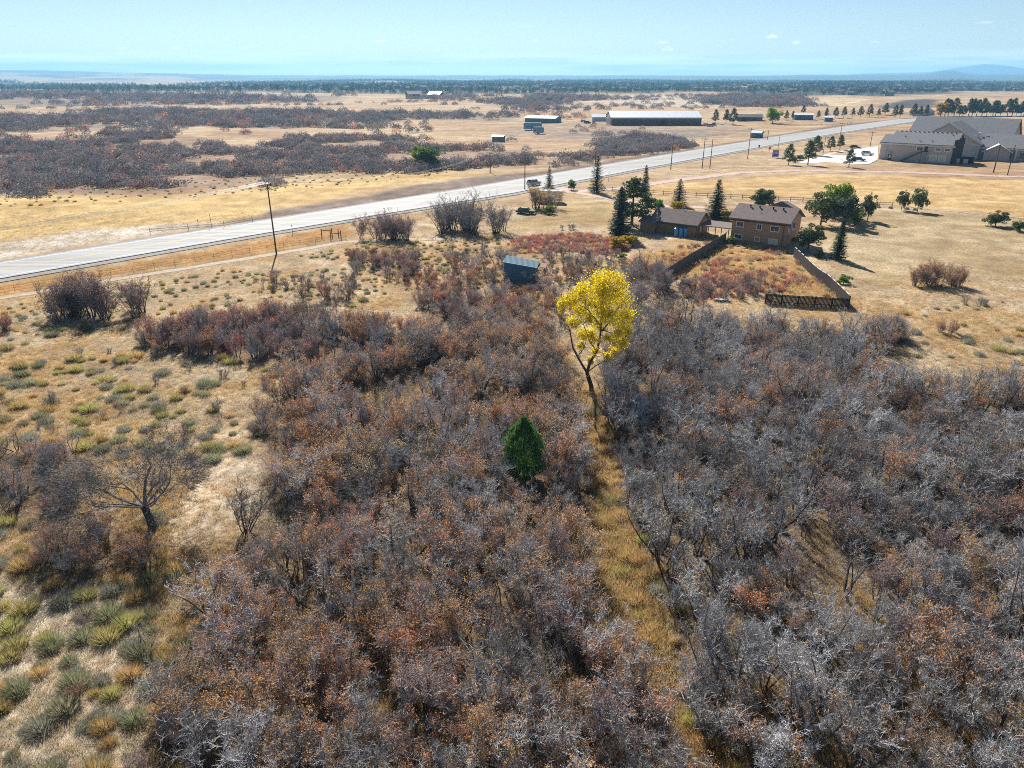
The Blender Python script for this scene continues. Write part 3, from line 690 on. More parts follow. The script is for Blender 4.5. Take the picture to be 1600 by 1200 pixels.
for (x, y, z0, s, i, pl, look) in oaks[:300]:
    lb = ('very tall ' if s > 1.1 else 'tall ' if s > .95 else 'low ' if s < .72 else 'middling ') + LOOK[look] + ' ' + where(x, y, pl)
    e = empty('scrub_oak', (x, y, z0 - .05), rng.random() * 6.283, lb, 'shrub', lb.replace('scrub oak', 'scrub oaks'), s)
    e.rotation_euler = (rng.gauss(0, .1), rng.gauss(0, .1), rng.random() * 6.283); e.scale = (s * rng.uniform(.82, 1.2), s * rng.uniform(.82, 1.2), s * rng.uniform(.85, 1.2))
    child('stems', OAK[i][1], e)
    if OAK[i][2]: child('leaves', OAK[i][2], e)
oak_coll = clear_coll('oak_kind', [o[3] for o in OAK])
rest = oaks[300:]
scatter('scrub_oak_thicket', [(o[0], o[1], o[2] - .05) for o in rest], [o[4] for o in rest], [o[3] for o in rest], rs, oak_coll, 'grey and rust scrub oak thicket beyond the nearest shrubs', 'thicket')

# named shrubs that stand apart
def lone_oak(px, py, width_px, i, n, label, smin=.6, smax=.85, deep=.5):
    """one broad shrub of several oak stools grown into one another"""
    c = P(px, py); sc = (c.y * CP + CAM_H * SP) / FPX; wm = width_px * sc
    e = empty('oak_clump', c, 0, label, 'shrub'); W = MB(); L = MB(); q = random.Random(px)
    wmat, lmat = specs[i][1], specs[i][2]
    for k in range(n):
        a = q.random() * 6.283; rr = q.random() ** .5; off = Vector((cos(a) * rr * wm * .38, sin(a) * rr * wm * .38 * deep, 0)); s = q.uniform(smin, smax) * (1.05 - .3 * rr)
        w1, l1 = oak_mesh(px * 7 + k, 3.3, 5, specs[i][3], .55, 3)
        rot = Matrix.Rotation(q.random() * 6.28, 3, 'Z')
        zz = H(c.x + off.x, c.y + off.y) - c.z - .05
        for src, dst in ((w1, W), (l1, L)):
            n0 = len(dst.m); dst.add([rot @ Vector(v) * s + off + Vector((0, 0, zz)) for v in src.v], src.f); dst.m[n0:] = src.m
    W.build('stems', ['bark_dark', wmat], e)
    if L.v: L.build('leaves', lmat, e)
    return e
lone_oak(150, 492, 205, 13, 16, 'broad mauve scrub oak clump between the highway fence and the grassland tussocks', 1.5, 2.0)
lone_oak(-5, 515, 75, 12, 5, 'dark crimson scrub oak alone on the grassland by the dirt track', .7, .9)
lone_oak(605, 374, 120, 13, 12, 'mauve scrub oak clump beside the wooden fence brace along the highway', 1.45, 1.75)
lone_oak(733, 362, 150, 2, 18, 'wide leafless grey oak clump between the highway and the blue shed', 2.0, 2.5)
lone_oak(1466, 446, 110, 7, 14, 'round russet scrub oak standing alone on the mown lawn', 1.0, 1.25)
lone_oak(1515, 477, 70, 2, 5, 'low leafless grey shrub behind the round russet oak on the lawn', .45, .55)
lone_oak(1485, 520, 55, 4, 4, 'small rust leaved shrub in the pale grass at the lawn edge', .5, .62)
lone_oak(1385, 527, 80, 7, 6, 'brown leaved scrub oak at the tip of the thicket past the fence corner', .7, .9)
lone_oak(780, 413, 55, 3, 5, 'yellowing leafy shrub standing against the blue shed', .9, 1.1)
lone_oak(845, 326, 75, 6, 5, 'tall russet oak beside the parked travel trailer', 1.5, 1.9)
lone_oak(887, 358, 34, 13, 3, 'small mauve bush on the yard grass near the big conifers', .4, .5)

# low red sumac field by the shed
su = [(brush_mesh(300 + k, 70, .9, .7, .05, 1.0)) for k in range(3)]
suc = clear_coll('sumac_kind', [s.mesh('sumac', m) for s, m in zip(su, ('leaf_crimson', 'leaf_tan', 'leaf_mauve'))])
pts = np.vstack([fill(SUMAC, .9, rs), fill(SUMAC2, 1.1, rs), fill(WILD, 1.3, rs, .5, lambda X, Y: (fbm(X / 5, Y / 5, 3, 12) > .50) & (np.hypot(X - 46, Y - 141) > 8))])
scatter('sumac_patch', [(x, y, H(x, y)) for x, y in pts], rs.choice(3, len(pts), p=[.3, .22, .48]), rs.uniform(.6, 1.1, len(pts)), rs, suc, 'low patches of red brown sumac around shed and fences', 'ground cover', .2)

# ------------------------------------------------------------------ brush clumps and grass
BR = [('yellow green rabbitbrush clump', brush_mesh(400, 620, .62, .75, .011, .7).mesh('brush', 'brush_yellow')), ('olive green bushy tussock', brush_mesh(401, 600, .58, .75, .011, .8).mesh('brush', 'blade_olive')),
      ('grey green sage clump', brush_mesh(402, 600, .52, .85, .011, .85).mesh('brush', 'brush_grey')), ('golden bunchgrass tussock', brush_mesh(403, 620, .64, .7, .010, .75).mesh('brush', 'blade_gold'))]
CROWN = [brush_mesh(410 + k, 260, .36, .95, .011, 1.5).mesh('brush', m) for k, m in enumerate(('brush_grey', 'brush_grey', 'blade_pale', 'blade_tan'))]
FIELD_W = px_poly([(-120, 480), (60, 470), (240, 440), (560, 385), (760, 380), (770, 430), (640, 440), (560, 480), (440, 465), (215, 500), (300, 545), (560, 565), (420, 610), (400, 670), (430, 730), (410, 800), (300, 880), (250, 960), (320, 1010), (240, 1090), (215, 1420), (-400, 1420), (-260, 800)])
brush = []; gbrush = []
def not_thicket(X, Y):
    m = np.ones(np.shape(X), bool)
    for t in (THICKET_C, THICKET_R, THICKET_L, THICKET_W, THICKET_S, THICKET_M): m &= ~inside(X, Y, t)
    return m & (seg_dist(X, Y, ROAD_MID) > 11) & ~inside(X, Y, LOT)
for x, y in fill(FIELD_W, 1.8, rs, .5, lambda X, Y: not_thicket(X, Y) & ((fbm(X / 8, Y / 8, 3, 70) > .43) | (Y < 42)) & (~inside(X, Y, BARE1) | (vnoise(X, Y, 4) > .75))): brush.append((x, y))
for x, y in fill(px_poly([(-150, 880), (60, 900), (235, 920), (235, 1080), (205, 1300), (-150, 1300)]), 1.7, rs, .5, not_thicket): brush.append((x, y))
for x, y in fill(px_poly([(1330, 560), (1430, 470), (1620, 470), (1700, 570), (1500, 565)]), 3.2, rs, .5, not_thicket): brush.append((x, y))
for x, y in fill(px_poly([(860, 590), (960, 590), (1060, 900), (1120, 1100), (1180, 1250), (1000, 1250), (900, 900), (890, 700)]), 1.5, rs, .5, lambda X, Y: seg_dist(X, Y, GULLY) < gully_w(X, Y) + 1.4): gbrush.append((x, y))
BAREC = np.mean(np.array(BARE1), axis=0)
brush = [b for b in brush if rng.random() < .8 and not (b[1] < 15)]
brush.sort(key=lambda b: b[0] ** 2 + b[1] ** 2)
used = []
for x, y in brush:
    u = 800 + 1110 * x / (y * CP + CAM_H * SP); vv = P0
    if not (-20 < u < 1620) or y < 22: continue
    used.append((x, y))
def brush_place(x, y):
    if math.hypot(x - DEADTREE.x, y - DEADTREE.y) < 8: return 'growing around the dead tree'
    if math.hypot(x - BAREC[0], y - BAREC[1]) < 7: return 'at the rim of the bare pale patch'
    if x > 20: return 'in the pale grass beyond the fence corner'
    if y > 85: return 'on the slope below the dirt track'
    if y < 36: return 'on the pale grass at the thicket foot'
    return 'on the open grassland before the dead tree' if y < 45 else 'on the grassland behind the dead tree'
for k, (x, y) in enumerate(used[:250]):
    i = rng.choices(range(4), [3, 4, 2.5, 2])[0]; lb = BR[i][0] + ' ' + brush_place(x, y)
    e = empty('brush_clump', (x, y, H(x, y) - .02), rng.random() * 6.28, lb, 'shrub', lb.replace('clump', 'clumps').replace('tussock', 'tussocks'), rng.uniform(.7, 1.75))
    child('blades', BR[i][1], e); child('skirt', CROWN[i], e)
for x, y in gbrush:
    i = rng.choices(range(4), [1.4, .2, .5, 5])[0]; lb = BR[i][0] + ' growing in the bed of the gully'
    e = empty('brush_clump', (x, y, H(x, y) - .02), rng.random() * 6.28, lb, 'shrub', lb.replace('clump', 'clumps').replace('tussock', 'tussocks'), rng.uniform(.8, 1.7))
    child('blades', BR[i][1], e); child('skirt', CROWN[i], e)
bc = clear_coll('brush_kind', [b[1] for b in BR])
rest = used[250:] + [(x, y) for x, y in fill(WILD, 3.4, rs) if math.hypot(x - 46, y - 141) > 7] + [(x, y) for x, y in fill(ORANGE, 2.4, rs)] + [(x, y) for x, y in fill(px_poly([(-600, 300), (0, 290), (400, 275), (640, 262), (780, 262), (700, 270), (600, 285), (420, 300), (0, 330), (-600, 350)]), 4.5, rs)] 
scatter('distant_brush', [(x, y, H(x, y)) for x, y in rest], rs.choice(4, len(rest)), rs.uniform(.5, 1.1, len(rest)), rs, bc, 'small grey and yellow brush clumps dotting the farther grassland', 'ground cover')

GR = [grass_mesh(500, 40, .34, .4, .022).mesh('grass', 'blade_tan'), grass_mesh(501, 40, .42, .4, .022).mesh('grass', 'blade_gold'), grass_mesh(502, 44, .30, .42, .024).mesh('grass', 'blade_pale'), grass_mesh(503, 36, .28, .38, .022).mesh('grass', 'blade_olive')]
grc = clear_coll('grass_kind', GR)
pu = rs.uniform(-150, 1750, 150000); pv = rs.uniform(330, 1330, 150000)
dzz = FPX * SP + (pv - 600) * CP; ss = CAM_H / dzz; X = (pu - 800) * ss; Y = ss * (FPX * CP - (pv - 600) * SP)
gul = seg_dist(X, Y, GULLY) < gully_w(X, Y) + .4
m = (not_thicket(X, Y) | gul) & (seg_dist(X, Y, TRACK_W) > 1.1) & (seg_dist(X, Y, LANE) > 2.3) & (seg_dist(X, Y, DRIVE) > 1.9) & (Y > 14) & (Y < 210)
m &= ~inside(X, Y, BARE1) | (rs.uniform(0, 1, len(X)) < .35)
thick_lit = (~not_thicket(X, Y)) & (rs.uniform(0, 1, len(X)) < .3)
m |= thick_lit & (Y > 14)
m &= ~inside(X, Y, NEARPALE) | (rs.uniform(0, 1, len(X)) < .4); m &= (Y > 60) | (X > -8) | (rs.uniform(0, 1, len(X)) < .65)
HOUSEC = (45, 142); m &= np.hypot(X - 46, Y - 141) > 6
X, Y, gul = X[m], Y[m], gul[m]
lawn = inside(X, Y, LAWN) | inside(X, Y, YARD); verge = inside(X, Y, VERGE_N) | inside(X, Y, WILD) | gul
nz = fbm(X / 9, Y / 9, 4, 40)
ix = np.where((nz > .58) & (rs.uniform(0, 1, len(X)) < .6), 1, np.where(rs.uniform(0, 1, len(X)) < .55, 2, 0)); ix = np.where(inside(X, Y, NEARPALE), np.where(rs.uniform(0, 1, len(X)) < .6, 2, 0), ix); ix = np.where(verge & ~gul, np.where(rs.uniform(0, 1, len(X)) < .75, 1, 0), ix); ix = np.where(gul, np.where(rs.uniform(0, 1, len(X)) < .5, 1, 0), ix); ix = np.where(lawn & (rs.uniform(0, 1, len(X)) < .15), 3, ix)
ix = np.where((rs.uniform(0, 1, len(X)) < .06), 3, ix)
sc_ = rs.uniform(.5, 1.15, len(X)) * np.where(lawn, .35, 1) * np.where(gul, 1.5, 1) * np.where(inside(X, Y, WILD), 1.5, 1)
scatter('dry_grass', np.stack([X, Y, h(X, Y)], -1), ix, sc_, rs, grc, 'dry tan and golden prairie grass covering the open ground', 'grass', .15)

# ------------------------------------------------------------------ distant scrub, woods and houses
def far_clump(seed, wd, hgt, n, size, m):
    q = random.Random(seed); mb = MB()
    for i in range(n):
        a = q.random() * 6.283; rr = q.random() ** .5 * wd / 2; zt = hgt * (1 - .75 * (2 * rr / wd) ** 2) * (.35 + .65 * q.random())
        leaf_quad(mb, (cos(a) * rr, sin(a) * rr, zt), size * (.6 + .8 * q.random()), q, .0, .45)
    return mb.mesh('far_clump', m)
FC = clear_coll('far_kind', [far_clump(600, 4.5, 2.6, 240, .45, 'far_scrub'), far_clump(601, 4, 2.3, 220, .45, 'leaf_mauve'), far_clump(602, 4, 2.0, 200, .45, 'bark_grey'), far_clump(603, 5, 3, 240, .5, 'far_scrub'), far_clump(604, 3.2, 2, 160, .4, 'leaf_rust')])
def far_scatter(name, poly, step, scl, gap, label, wts=(.36, .16, .18, .25, .05), seed=0):
    a = np.array(poly); (x0, y0), (x1, y1) = a.min(0) - step * 8, a.max(0) + step * 8
    p = fill([(x0, y0), (x1, y0), (x1, y1), (x0, y1)], step, rs, .5, lambda X, Y: (zmask(X, Y, poly, step * 3, step * 9, step * 14, 95 + seed) > rs.uniform(.1, .9, X.shape)) & (fbm(X / (step * 7), Y / (step * 5), 4, 90 + seed) > gap) & (seg_dist(X, Y, ROAD_MID) > 16) & (Y > 0))
    scatter(name, np.stack([p[:, 0], p[:, 1], h(p[:, 0], p[:, 1]) - .1], -1), rs.choice(5, len(p), p=wts), rs.uniform(.7, 1.25, len(p)) * scl, rs, FC, label, 'scrub')
far_scatter('valley_scrub', SCRUB_A, 3.3, 1.15, .45, 'mauve grey oak brush filling the shallow valley across the highway', seed=1)
far_scatter('roadside_scrub', SCRUB_E, 2.6, 1.1, .3, 'grey bare brush on the bank between highway and long barn', seed=2)
far_scatter('ridge_scrub', SCRUB_B, 6.5, 1.8, .45, 'long band of dark brush across the golden fields', seed=3)
far_scatter('farther_scrub', SCRUB_C, 14, 3.2, .47, 'blue grey brush band before the wooded suburb', seed=4)
far_scatter('ravine_scrub', SCRUB_F, 8, 2.4, .36, 'dark brush in the ravine behind the graded lots', seed=5)
far_scatter('field_bushes', px_poly([(-400, 165), (400, 163), (900, 150), (1150, 150), (1100, 170), (900, 200), (760, 235), (600, 210), (300, 215), (-400, 225)]), 15, 1.5, .5, 'scattered single bushes over the fields across the highway', seed=7)
far_scatter('hill_scrub', px_poly([(520, 152), (640, 156), (760, 152), (860, 152), (900, 150), (900, 156), (780, 162), (640, 162)]), 13, 2.6, .48, 'thin dark brush on the far fields below the two farm barns', seed=8)
far_scatter('gulch_scrub', SCRUB_G, 8, 2.0, .40, 'dark brush in the gulch beside the teal shed', seed=6)
def far_tree(seed, hgt, rad, n, m):
    q = random.Random(seed); mb = MB()
    for i in range(n):
        v = rvec(q); k = .55 + .45 * q.random(); leaf_quad(mb, (v.x * rad * k, v.y * rad * k, hgt * .55 + v.z * hgt * .45 * k), 1.5 * (.6 + .7 * q.random()), q, .2, .7)
    mb.tube((0, 0, -.5), (0, 0, hgt * .5), .25, .15, 4, False)
    return mb.mesh('far_tree', m)
FT = clear_coll('wood_kind', [far_tree(620, 9, 4.2, 70, 'far_tree'), far_tree(621, 11, 3, 60, 'needle'), far_tree(622, 7, 4, 60, 'far_tree'), far_tree(623, 8, 4, 60, 'far_scrub')])
q = fill(WOODS, 22, rs, .5, lambda X, Y: (fbm(X / 210, Y / 420, 3, 77) > .36) & (np.hypot(X, Y) < 5200))
if len(q) > 42000: q = q[rs.permutation(len(q))[:42000]]
scatter('distant_woods', np.stack([q[:, 0], q[:, 1], h(q[:, 0], q[:, 1])], -1), rs.choice(4, len(q), p=[.4, .25, .2, .15]), rs.uniform(.7, 1.3, len(q)), rs, FT, 'far wooded suburb fading to blue below the horizon', 'woods')
def house_mesh(seed):
    q = random.Random(seed); a, b, hh = q.uniform(11, 17), q.uniform(9, 12), q.uniform(5, 6.5); mb = MB(); mb.box(0, a, 0, b, -1, hh)
    mb.k = 1; r = hh + 2.6
    mb.add([(-.5, -.5, hh + .01), (a + .5, -.5, hh + .01), (a + .5, b + .5, hh + .01), (-.5, b + .5, hh + .01), (1.5, b / 2, r), (a - 1.5, b / 2, r)], [(0, 1, 5, 4), (2, 3, 4, 5), (1, 2, 5), (3, 0, 4), (3, 2, 1, 0)])
    mb.k = 0; mb.box(a * .6, a + .7, -3, 0, -1, 3); mb.k = 1; mb.box(a * .58, a + .9, -3.3, 0.02, 3.01, 3.4)
    return mb.mesh('suburb_house', ['house_a', 'house_roof'])
HM = [house_mesh(640 + k) for k in range(4)]
hp = []
for k in range(900):
    px = rng.uniform(250, 1600); py = rng.choice([rng.uniform(137, 148), rng.uniform(129, 142)])
    if px < 850 and py > 141: continue
    if px < 1180 and py > 143: continue
    x, y = P0(px, py)
    if not (inside(np.array([x]), np.array([y]), WOODS)[0]) or math.hypot(x, y) > 3600: continue
    if any((x - a) ** 2 + (y - b2) ** 2 < 24 ** 2 for a, b2 in hp): continue
    hp.append((x, y))
    if len(hp) >= 210: break
hp.sort(key=lambda p: math.hypot(*p))
for k, (x, y) in enumerate(hp):
    o = bpy.data.objects.new('suburb_house', HM[k % 4]); col.objects.link(o); o.location = (x, y, H(x, y)); o.rotation_euler = (0, 0, rng.uniform(-.5, .5) + (pi if rng.random() < .3 else 0))
    far_ = math.hypot(x, y)
    lb = ('grey suburban house in the nearest row of the far subdivision' if k < 45 else 'small pale house among the trees of the far suburb') if x > 200 else 'isolated far house among dark trees toward the horizon'
    tag(o, lb, 'house', lb.replace('house', 'houses', 1))
# mountains far off on the right
mb = MB(); nA, nB = 90, 5; vs = []
for j in range(nB):
    for i in range(nA):
        az = R(16 + i * .40); rr = 12900 + j * 240
        pk = 178 * math.exp(-((math.degrees(az) - 31.6) / 2.6) ** 2) + 135 * math.exp(-((math.degrees(az) - 37.5) / 3) ** 2) + 60 * math.exp(-((math.degrees(az) - 26) / 3.5) ** 2) + 150 * math.exp(-((math.degrees(az) - 45) / 4) ** 2)
        pk *= (.8 + .4 * float(fbm(np.array(i / 6), np.array(2.0), 4, 7))); pk *= sin(pi * min(1, (j + .02) / (nB - 1) * 1.3) ** .8 * .5) if j < 4 else 1
        vs.append((rr * sin(az), rr * cos(az), -30 + pk * (0 if j == 0 else (j / (nB - 1)) ** .7) + 30 * (j > 0)))
mb.add(vs, [(j * nA + i, j * nA + i + 1, (j + 1) * nA + i + 1, (j + 1) * nA + i) for j in range(nB - 1) for i in range(nA - 1)])
o = mb.build('mountains', 'mountain'); o['kind'] = 'structure'

# ------------------------------------------------------------------ single trees
def PV(px, py, Y):
    """pixel -> point on the upright plane at distance Y"""
    t_ = Y / (FPX * CP - (py - 600) * SP); return Vector(((px - 800) * t_, Y, CAM_H - (FPX * SP + (py - 600) * CP) * t_))
# yellow cottonwood
e = empty('cottonwood_tree', COTTON, 0, 'tall yellow leaved cottonwood with dark forked trunk rising above the thicket', 'tree')
q = random.Random(11); T = MB(); cl = []
def cw(px, py, dy=0): return PV(px, py, COTTON.y + dy) - COTTON
for px, py, rp, dy in [(945, 432, 20, 0), (925, 445, 20, 1), (962, 448, 20, -.6), (948, 458, 24, .8), (908, 460, 18, -.5), (890, 466, 15, .3), (882, 478, 11, 0), (930, 472, 22, -1.2), (968, 474, 22, .6), (950, 486, 22, -1.4),
                       (905, 484, 15, .8), (897, 502, 12, 0), (975, 496, 17, .9), (915, 497, 13, -.9), (965, 512, 17, -.8), (978, 520, 12, .2), (938, 505, 15, 1.4), (912, 522, 13, .4), (925, 530, 12, -.7), (960, 530, 15, .2), (972, 540, 10, -.3), (930, 548, 8, .3), (908, 541, 7, -.4), (958, 548, 8, .6), (922, 562, 6, .4), (947, 556, 6, -.4), (940, 470, 25, 2.0), (945, 448, 20, -1.5)]:
    c = cw(px, py, dy); rm = rp * (COTTON.y * CP + 9) / FPX; cl.append((c.x, c.y, c.z, rm, rm * .95))
def poly_limb(pts, r0, r1):
    r0 *= .8; r1 *= .8
    pts = [Vector(p) for p in pts]; n = len(pts) - 1
    for i in range(n):
        a = r0 + (r1 - r0) * i / n; b2 = r0 + (r1 - r0) * (i + 1) / n; T.tube(pts[i], pts[i + 1], a, b2, 8 if a > .08 else 5, i == 0)
f0 = cw(917, 582)
poly_limb([(0, 0, -.4), cw(924, 604), f0], .34, .25)
poly_limb([f0, cw(922, 566, .2), cw(933, 548, .3), cw(938, 524, .4), cw(940, 495, .4), cw(942, 460, .3), cw(945, 428, 0)], .22, .04)
poly_limb([f0, cw(905, 562, -.3), cw(895, 543, -.5), cw(891, 520, -.6), cw(887, 506, -.6)], .17, .04)
poly_limb([cw(902, 557, -.3), cw(912, 545, -.8), cw(917, 528, -1)], .07, .02); poly_limb([cw(933, 548, .3), cw(922, 535, 0), cw(915, 515, -.4), cw(905, 490, -.4)], .09, .03)
poly_limb([f0, cw(930, 572, .8), cw(950, 560, 1.6), cw(960, 540, 1.8)], .11, .03)
poly_limb([cw(938, 520, .4), cw(955, 500, .6), cw(968, 475, .6)], .12, .03); poly_limb([cw(939, 510, .4), cw(920, 485, .5), cw(895, 470, .3)], .11, .03); poly_limb([cw(939, 515, .4), cw(955, 520, -.4), cw(970, 515, -.6)], .08, .02)
for c in cl:
    for _ in range(5):
        v = rvec(q); T.tube(Vector(c[:3]) - v * .2 - Vector((0, 0, .5)), Vector(c[:3]) + v * c[3] * .9, .025, .008, 3, False)
for k in range(26):
    b0 = q.choice([cw(891, 520, -.6), cw(897, 545, -.5), cw(905, 562, -.3), cw(928, 556, .2), cw(936, 535, .3)]); v = (rvec(q) + Vector((0, 0, .6))).normalized(); m_ = b0 + v * q.uniform(.5, 1.3)
    T.tube(b0, m_, .025, .012, 3, False)
    for _ in range(4): twig(T, b0.lerp(m_, .4 + .6 * q.random()), v + rvec(q) * .7, q.uniform(.3, .7), .025, q)
sub = []
for (x_, y_, z_, rx, rz) in cl:
    for _ in range(6):
        v = rvec(q); k_ = q.uniform(.35, 1.05); sub.append((x_ + v.x * rx * k_, y_ + v.y * rx * k_, z_ + v.z * rz * k_, rx * q.uniform(.34, .62), rx * q.uniform(.3, .52)))
T.build('trunk', 'bark_dark', e)
for crown_mat, dens, src in (('leaf_yellow', 250, sub), ('leaf_yellow', 150, cl), ('leaf_gold', 60, sub)):
    C = MB()
    for (x_, y_, z_, rx, rz) in src:
        for _ in range(int(dens * rx * (rx if src is cl else .75)) + 6):
            leaf_quad(C, (q.gauss(x_, rx * .52), q.gauss(y_, rx * .52), q.gauss(z_, rz * .52)), .14 * q.uniform(.7, 1.3), q, .2, .9)
    C.build('crown', crown_mat, e)
# green juniper
e = empty('juniper_tree', JUNIPER, 0, 'dense bright green cone shaped juniper standing alone inside the thicket', 'tree')
T = MB(); T.tube((0, 0, -.3), (0, 0, 4.4), .16, .03, 7); C = MB(); q = random.Random(21)
for i in range(9500):
    u = q.random(); zc = .25 + 5.2 * u; rr = float(np.interp(u, [0, .1, .3, .55, .75, .9, 1], [.8, 1.3, 1.6, 1.42, 1.0, .5, .04])); a = q.random() * 6.283
    bumpy = 1 + .17 * sin(a * 4 + zc * 2.3) + .13 * sin(a * 7 - zc * 4.1) + .1 * sin(a * 13 + zc * 6); k = bumpy * (.6 + .4 * q.random() ** .6) * (1 + .1 * q.gauss(0, 1)); p = Vector((cos(a) * rr * k, sin(a) * rr * k, zc))
    d = Vector((cos(a) * .35, sin(a) * .35, 1)).normalized(); s = d.cross(rvec(q)).normalized() * .05; L = .16 + .16 * q.random(); C.add([p - s, p + s, p + d * L], [(0, 1, 2)])
T.build('trunk', 'bark_brown', e); C.build('crown', 'juniper', e)
# dead tree
e = empty('dead_tree', DEADTREE, 0, 'bare dead tree with thick dark trunk and wide spreading grey branches', 'tree')
T = MB(); q = random.Random(33)
tr = [Vector(p) for p in ((.12, 0, -.3), (.02, 0, .7), (-.12, .05, 1.5), (-.22, .1, 2.1))]
for a, b2, r0, r1 in zip(tr[:-1], tr[1:], (.36, .27, .25), (.27, .25, .26)): T.tube(a, b2, r0, r1, 10)
T.build('trunk', 'bark_dark', e)
T = MB(); dt = []
for d, L, r, dp in [((-1, .2, .55), 2.6, .14, 4), ((-.8, -.3, .25), 2.5, .11, 4), ((-.25, .3, 1), 2.7, .15, 4), ((.15, -.2, 1), 2.4, .13, 4), ((.8, .2, .75), 2.3, .12, 4), ((.9, -.3, .4), 1.8, .09, 3), ((-.6, .7, .7), 2.3, .1, 4), ((.3, .8, .7), 2.0, .1, 3), ((-1, -.1, -.02), 1.9, .08, 3)]:
    limb_tree(T, (-.2, .08, 1.95 + .25 * q.random()), d, L * 1.2, r * .8, dp, q, .03, dt, .85, 3, .24)
for tp in dt:
    for _ in range(5): twig(T, tp, Vector((tp.x * .3, tp.y * .3, .35)) + rvec(q) * .8, q.uniform(.35, .8), .022, q)
T.build('branches', 'bark_dead', e); e.scale = (1.05, 1, .86)

def from_px(px, pb, pt):
    """base point and height of an upright thing from its foot and head pixels"""
    b = P(px, pb); return b, PV(px, pt, b.y).z - b.z
CT = [conifer(700, 7, 1.9, 40), conifer(701, 7, 1.6, 44, .95, .3), conifer(702, 7, 2.1, 36, .9, .2, ragged=.6), conifer(703, 7, 1.35, 46, .9, .15)]
CTm = [(a.mesh('trunk', 'bark_brown'), b.mesh('crown', m)) for (a, b), m in zip(CT, ('needle', 'needle_blue', 'needle', 'needle'))]
PT = [pine(720, 7, 2.3, 1.5), pine(721, 7, 2.0, 1.8, 24), pine(722, 7, 2.6, 1.4, 30)]
PTm = [(a.mesh('trunk', 'bark_brown'), b.mesh('crown', 'needle_pine')) for a, b in PT]
def put_tree(name, px, pb, pt, pair, label, group=None, wf=1.0, base=7.0):
    b, hh = from_px(px, pb, pt); s = hh / base; e = thing2(name, b, (('trunk', pair[0]), ('crown', pair[1])), label, 'tree', group, rng.random() * 6.28, s)
    e.scale = (s * wf * 1.22, s * wf * 1.22, s); return e
put_tree('spruce_tree', 932, 301, 241, CTm[2], 'ragged spruce beside the driveway entrance', None, .62)
put_tree('spruce_tree', 858, 299, 259, CTm[2], 'small thin spruce between the highway and the parked trailer', None, .62)
put_tree('spruce_tree', 1007, 308, 258, CTm[3], 'slender spruce tip showing behind the big round pine', None, .8)
put_tree('pine_tree', 987, 352, 276, PTm[2], 'big round crowned pine standing at the garage corner', None, 1.3)
put_tree('spruce_tree', 968, 367, 291, CTm[1], 'blue green spruce in front of the big round pine', None, 1.0)
put_tree('spruce_tree', 1060, 322, 278, CTm[2], 'ragged spruce behind the garage next to a yellow bush', None, .85)
put_tree('spruce_tree', 1118, 341, 279, CTm[0], 'full spruce between the garage and the house', None, .95)
put_tree('spruce_tree', 1308, 405, 343, CTm[3], 'narrow dark spruce on the lawn beside the fence with a long shadow', None, .95)
for px, pb, pt, i, lb in [(1232, 258, 224, 0, 'round pine nearest the purple sign'), (1262, 258, 218, 1, 'tall pine at the mouth of the parking lot'), (1274, 243, 211, 2, 'pine behind the tall parking lot pine'),
                          (1297, 236, 212, 0, 'pine between the highway and the parking lot lamp'), (1312, 234, 210, 1, 'pine next to the maroon car'), (1326, 261, 232, 0, 'pine in front of the dark blue car')]:
    put_tree('pine_tree', px, pb, pt, PTm[i], lb, None, .95)
RT = {}
for k, (sd, m) in enumerate((('a', 'leaf_lime'), ('b', 'leaf_olive'), ('c', 'leaf_green'), ('d', 'leaf_dark'), ('e', 'leaf_gold'))):
    a, c = round_tree(740 + k, 5, 2.3, .35, .28, 260); RT[sd] = (a.mesh('trunk', 'bark_brown'), c.mesh('crown', m))
put_tree('leafy_tree', 1305, 338, 286, RT['a'], 'bright lime green tree behind the house corner', None, 1.05, 5)
put_tree('leafy_tree', 1282, 352, 300, RT['d'], 'dark green bushy tree right behind the house gable', None, .95, 5)
put_tree('leafy_tree', 1318, 354, 300, RT['b'], 'grey olive tree in front of the lime green tree', None, .9, 5)
put_tree('leafy_tree', 1335, 352, 325, RT['c'], 'small green bush under the grey olive tree', None, 1.1, 5)
put_tree('leafy_tree', 1355, 345, 303, RT['d'], 'small upright green tree past the olive tree', None, .55, 5)
put_tree('leafy_tree', 1190, 330, 292, RT['b'], 'silvery olive bush behind the house roof', None, 1.05, 5)
put_tree('leafy_tree', 1262, 392, 350, RT['d'], 'dark green shrub against the shaded gable wall of the house', None, 1.05, 5)
put_tree('leafy_tree', 1408, 328, 298, RT['d'], 'smaller of two small junipers at the rail fence end', None, .62, 5)
put_tree('leafy_tree', 1433, 331, 294, RT['d'], 'larger of two small junipers at the rail fence end', None, .66, 5)
put_tree('leafy_tree', 893, 297, 280, RT['c'], 'young green tree by the driveway mouth', None, .8, 5)
put_tree('leafy_tree', 672, 262, 227, RT['c'], 'green leafed tree in the valley brush across the highway', None, 1.1, 5)
put_tree('leafy_tree', 655, 262, 229, RT['a'], 'yellow green tree in the valley brush across the highway', None, .8, 5)
put_tree('leafy_tree', 1207, 193, 168, RT['a'], 'yellow green tree in front of the long low house', None, 1.1, 5)
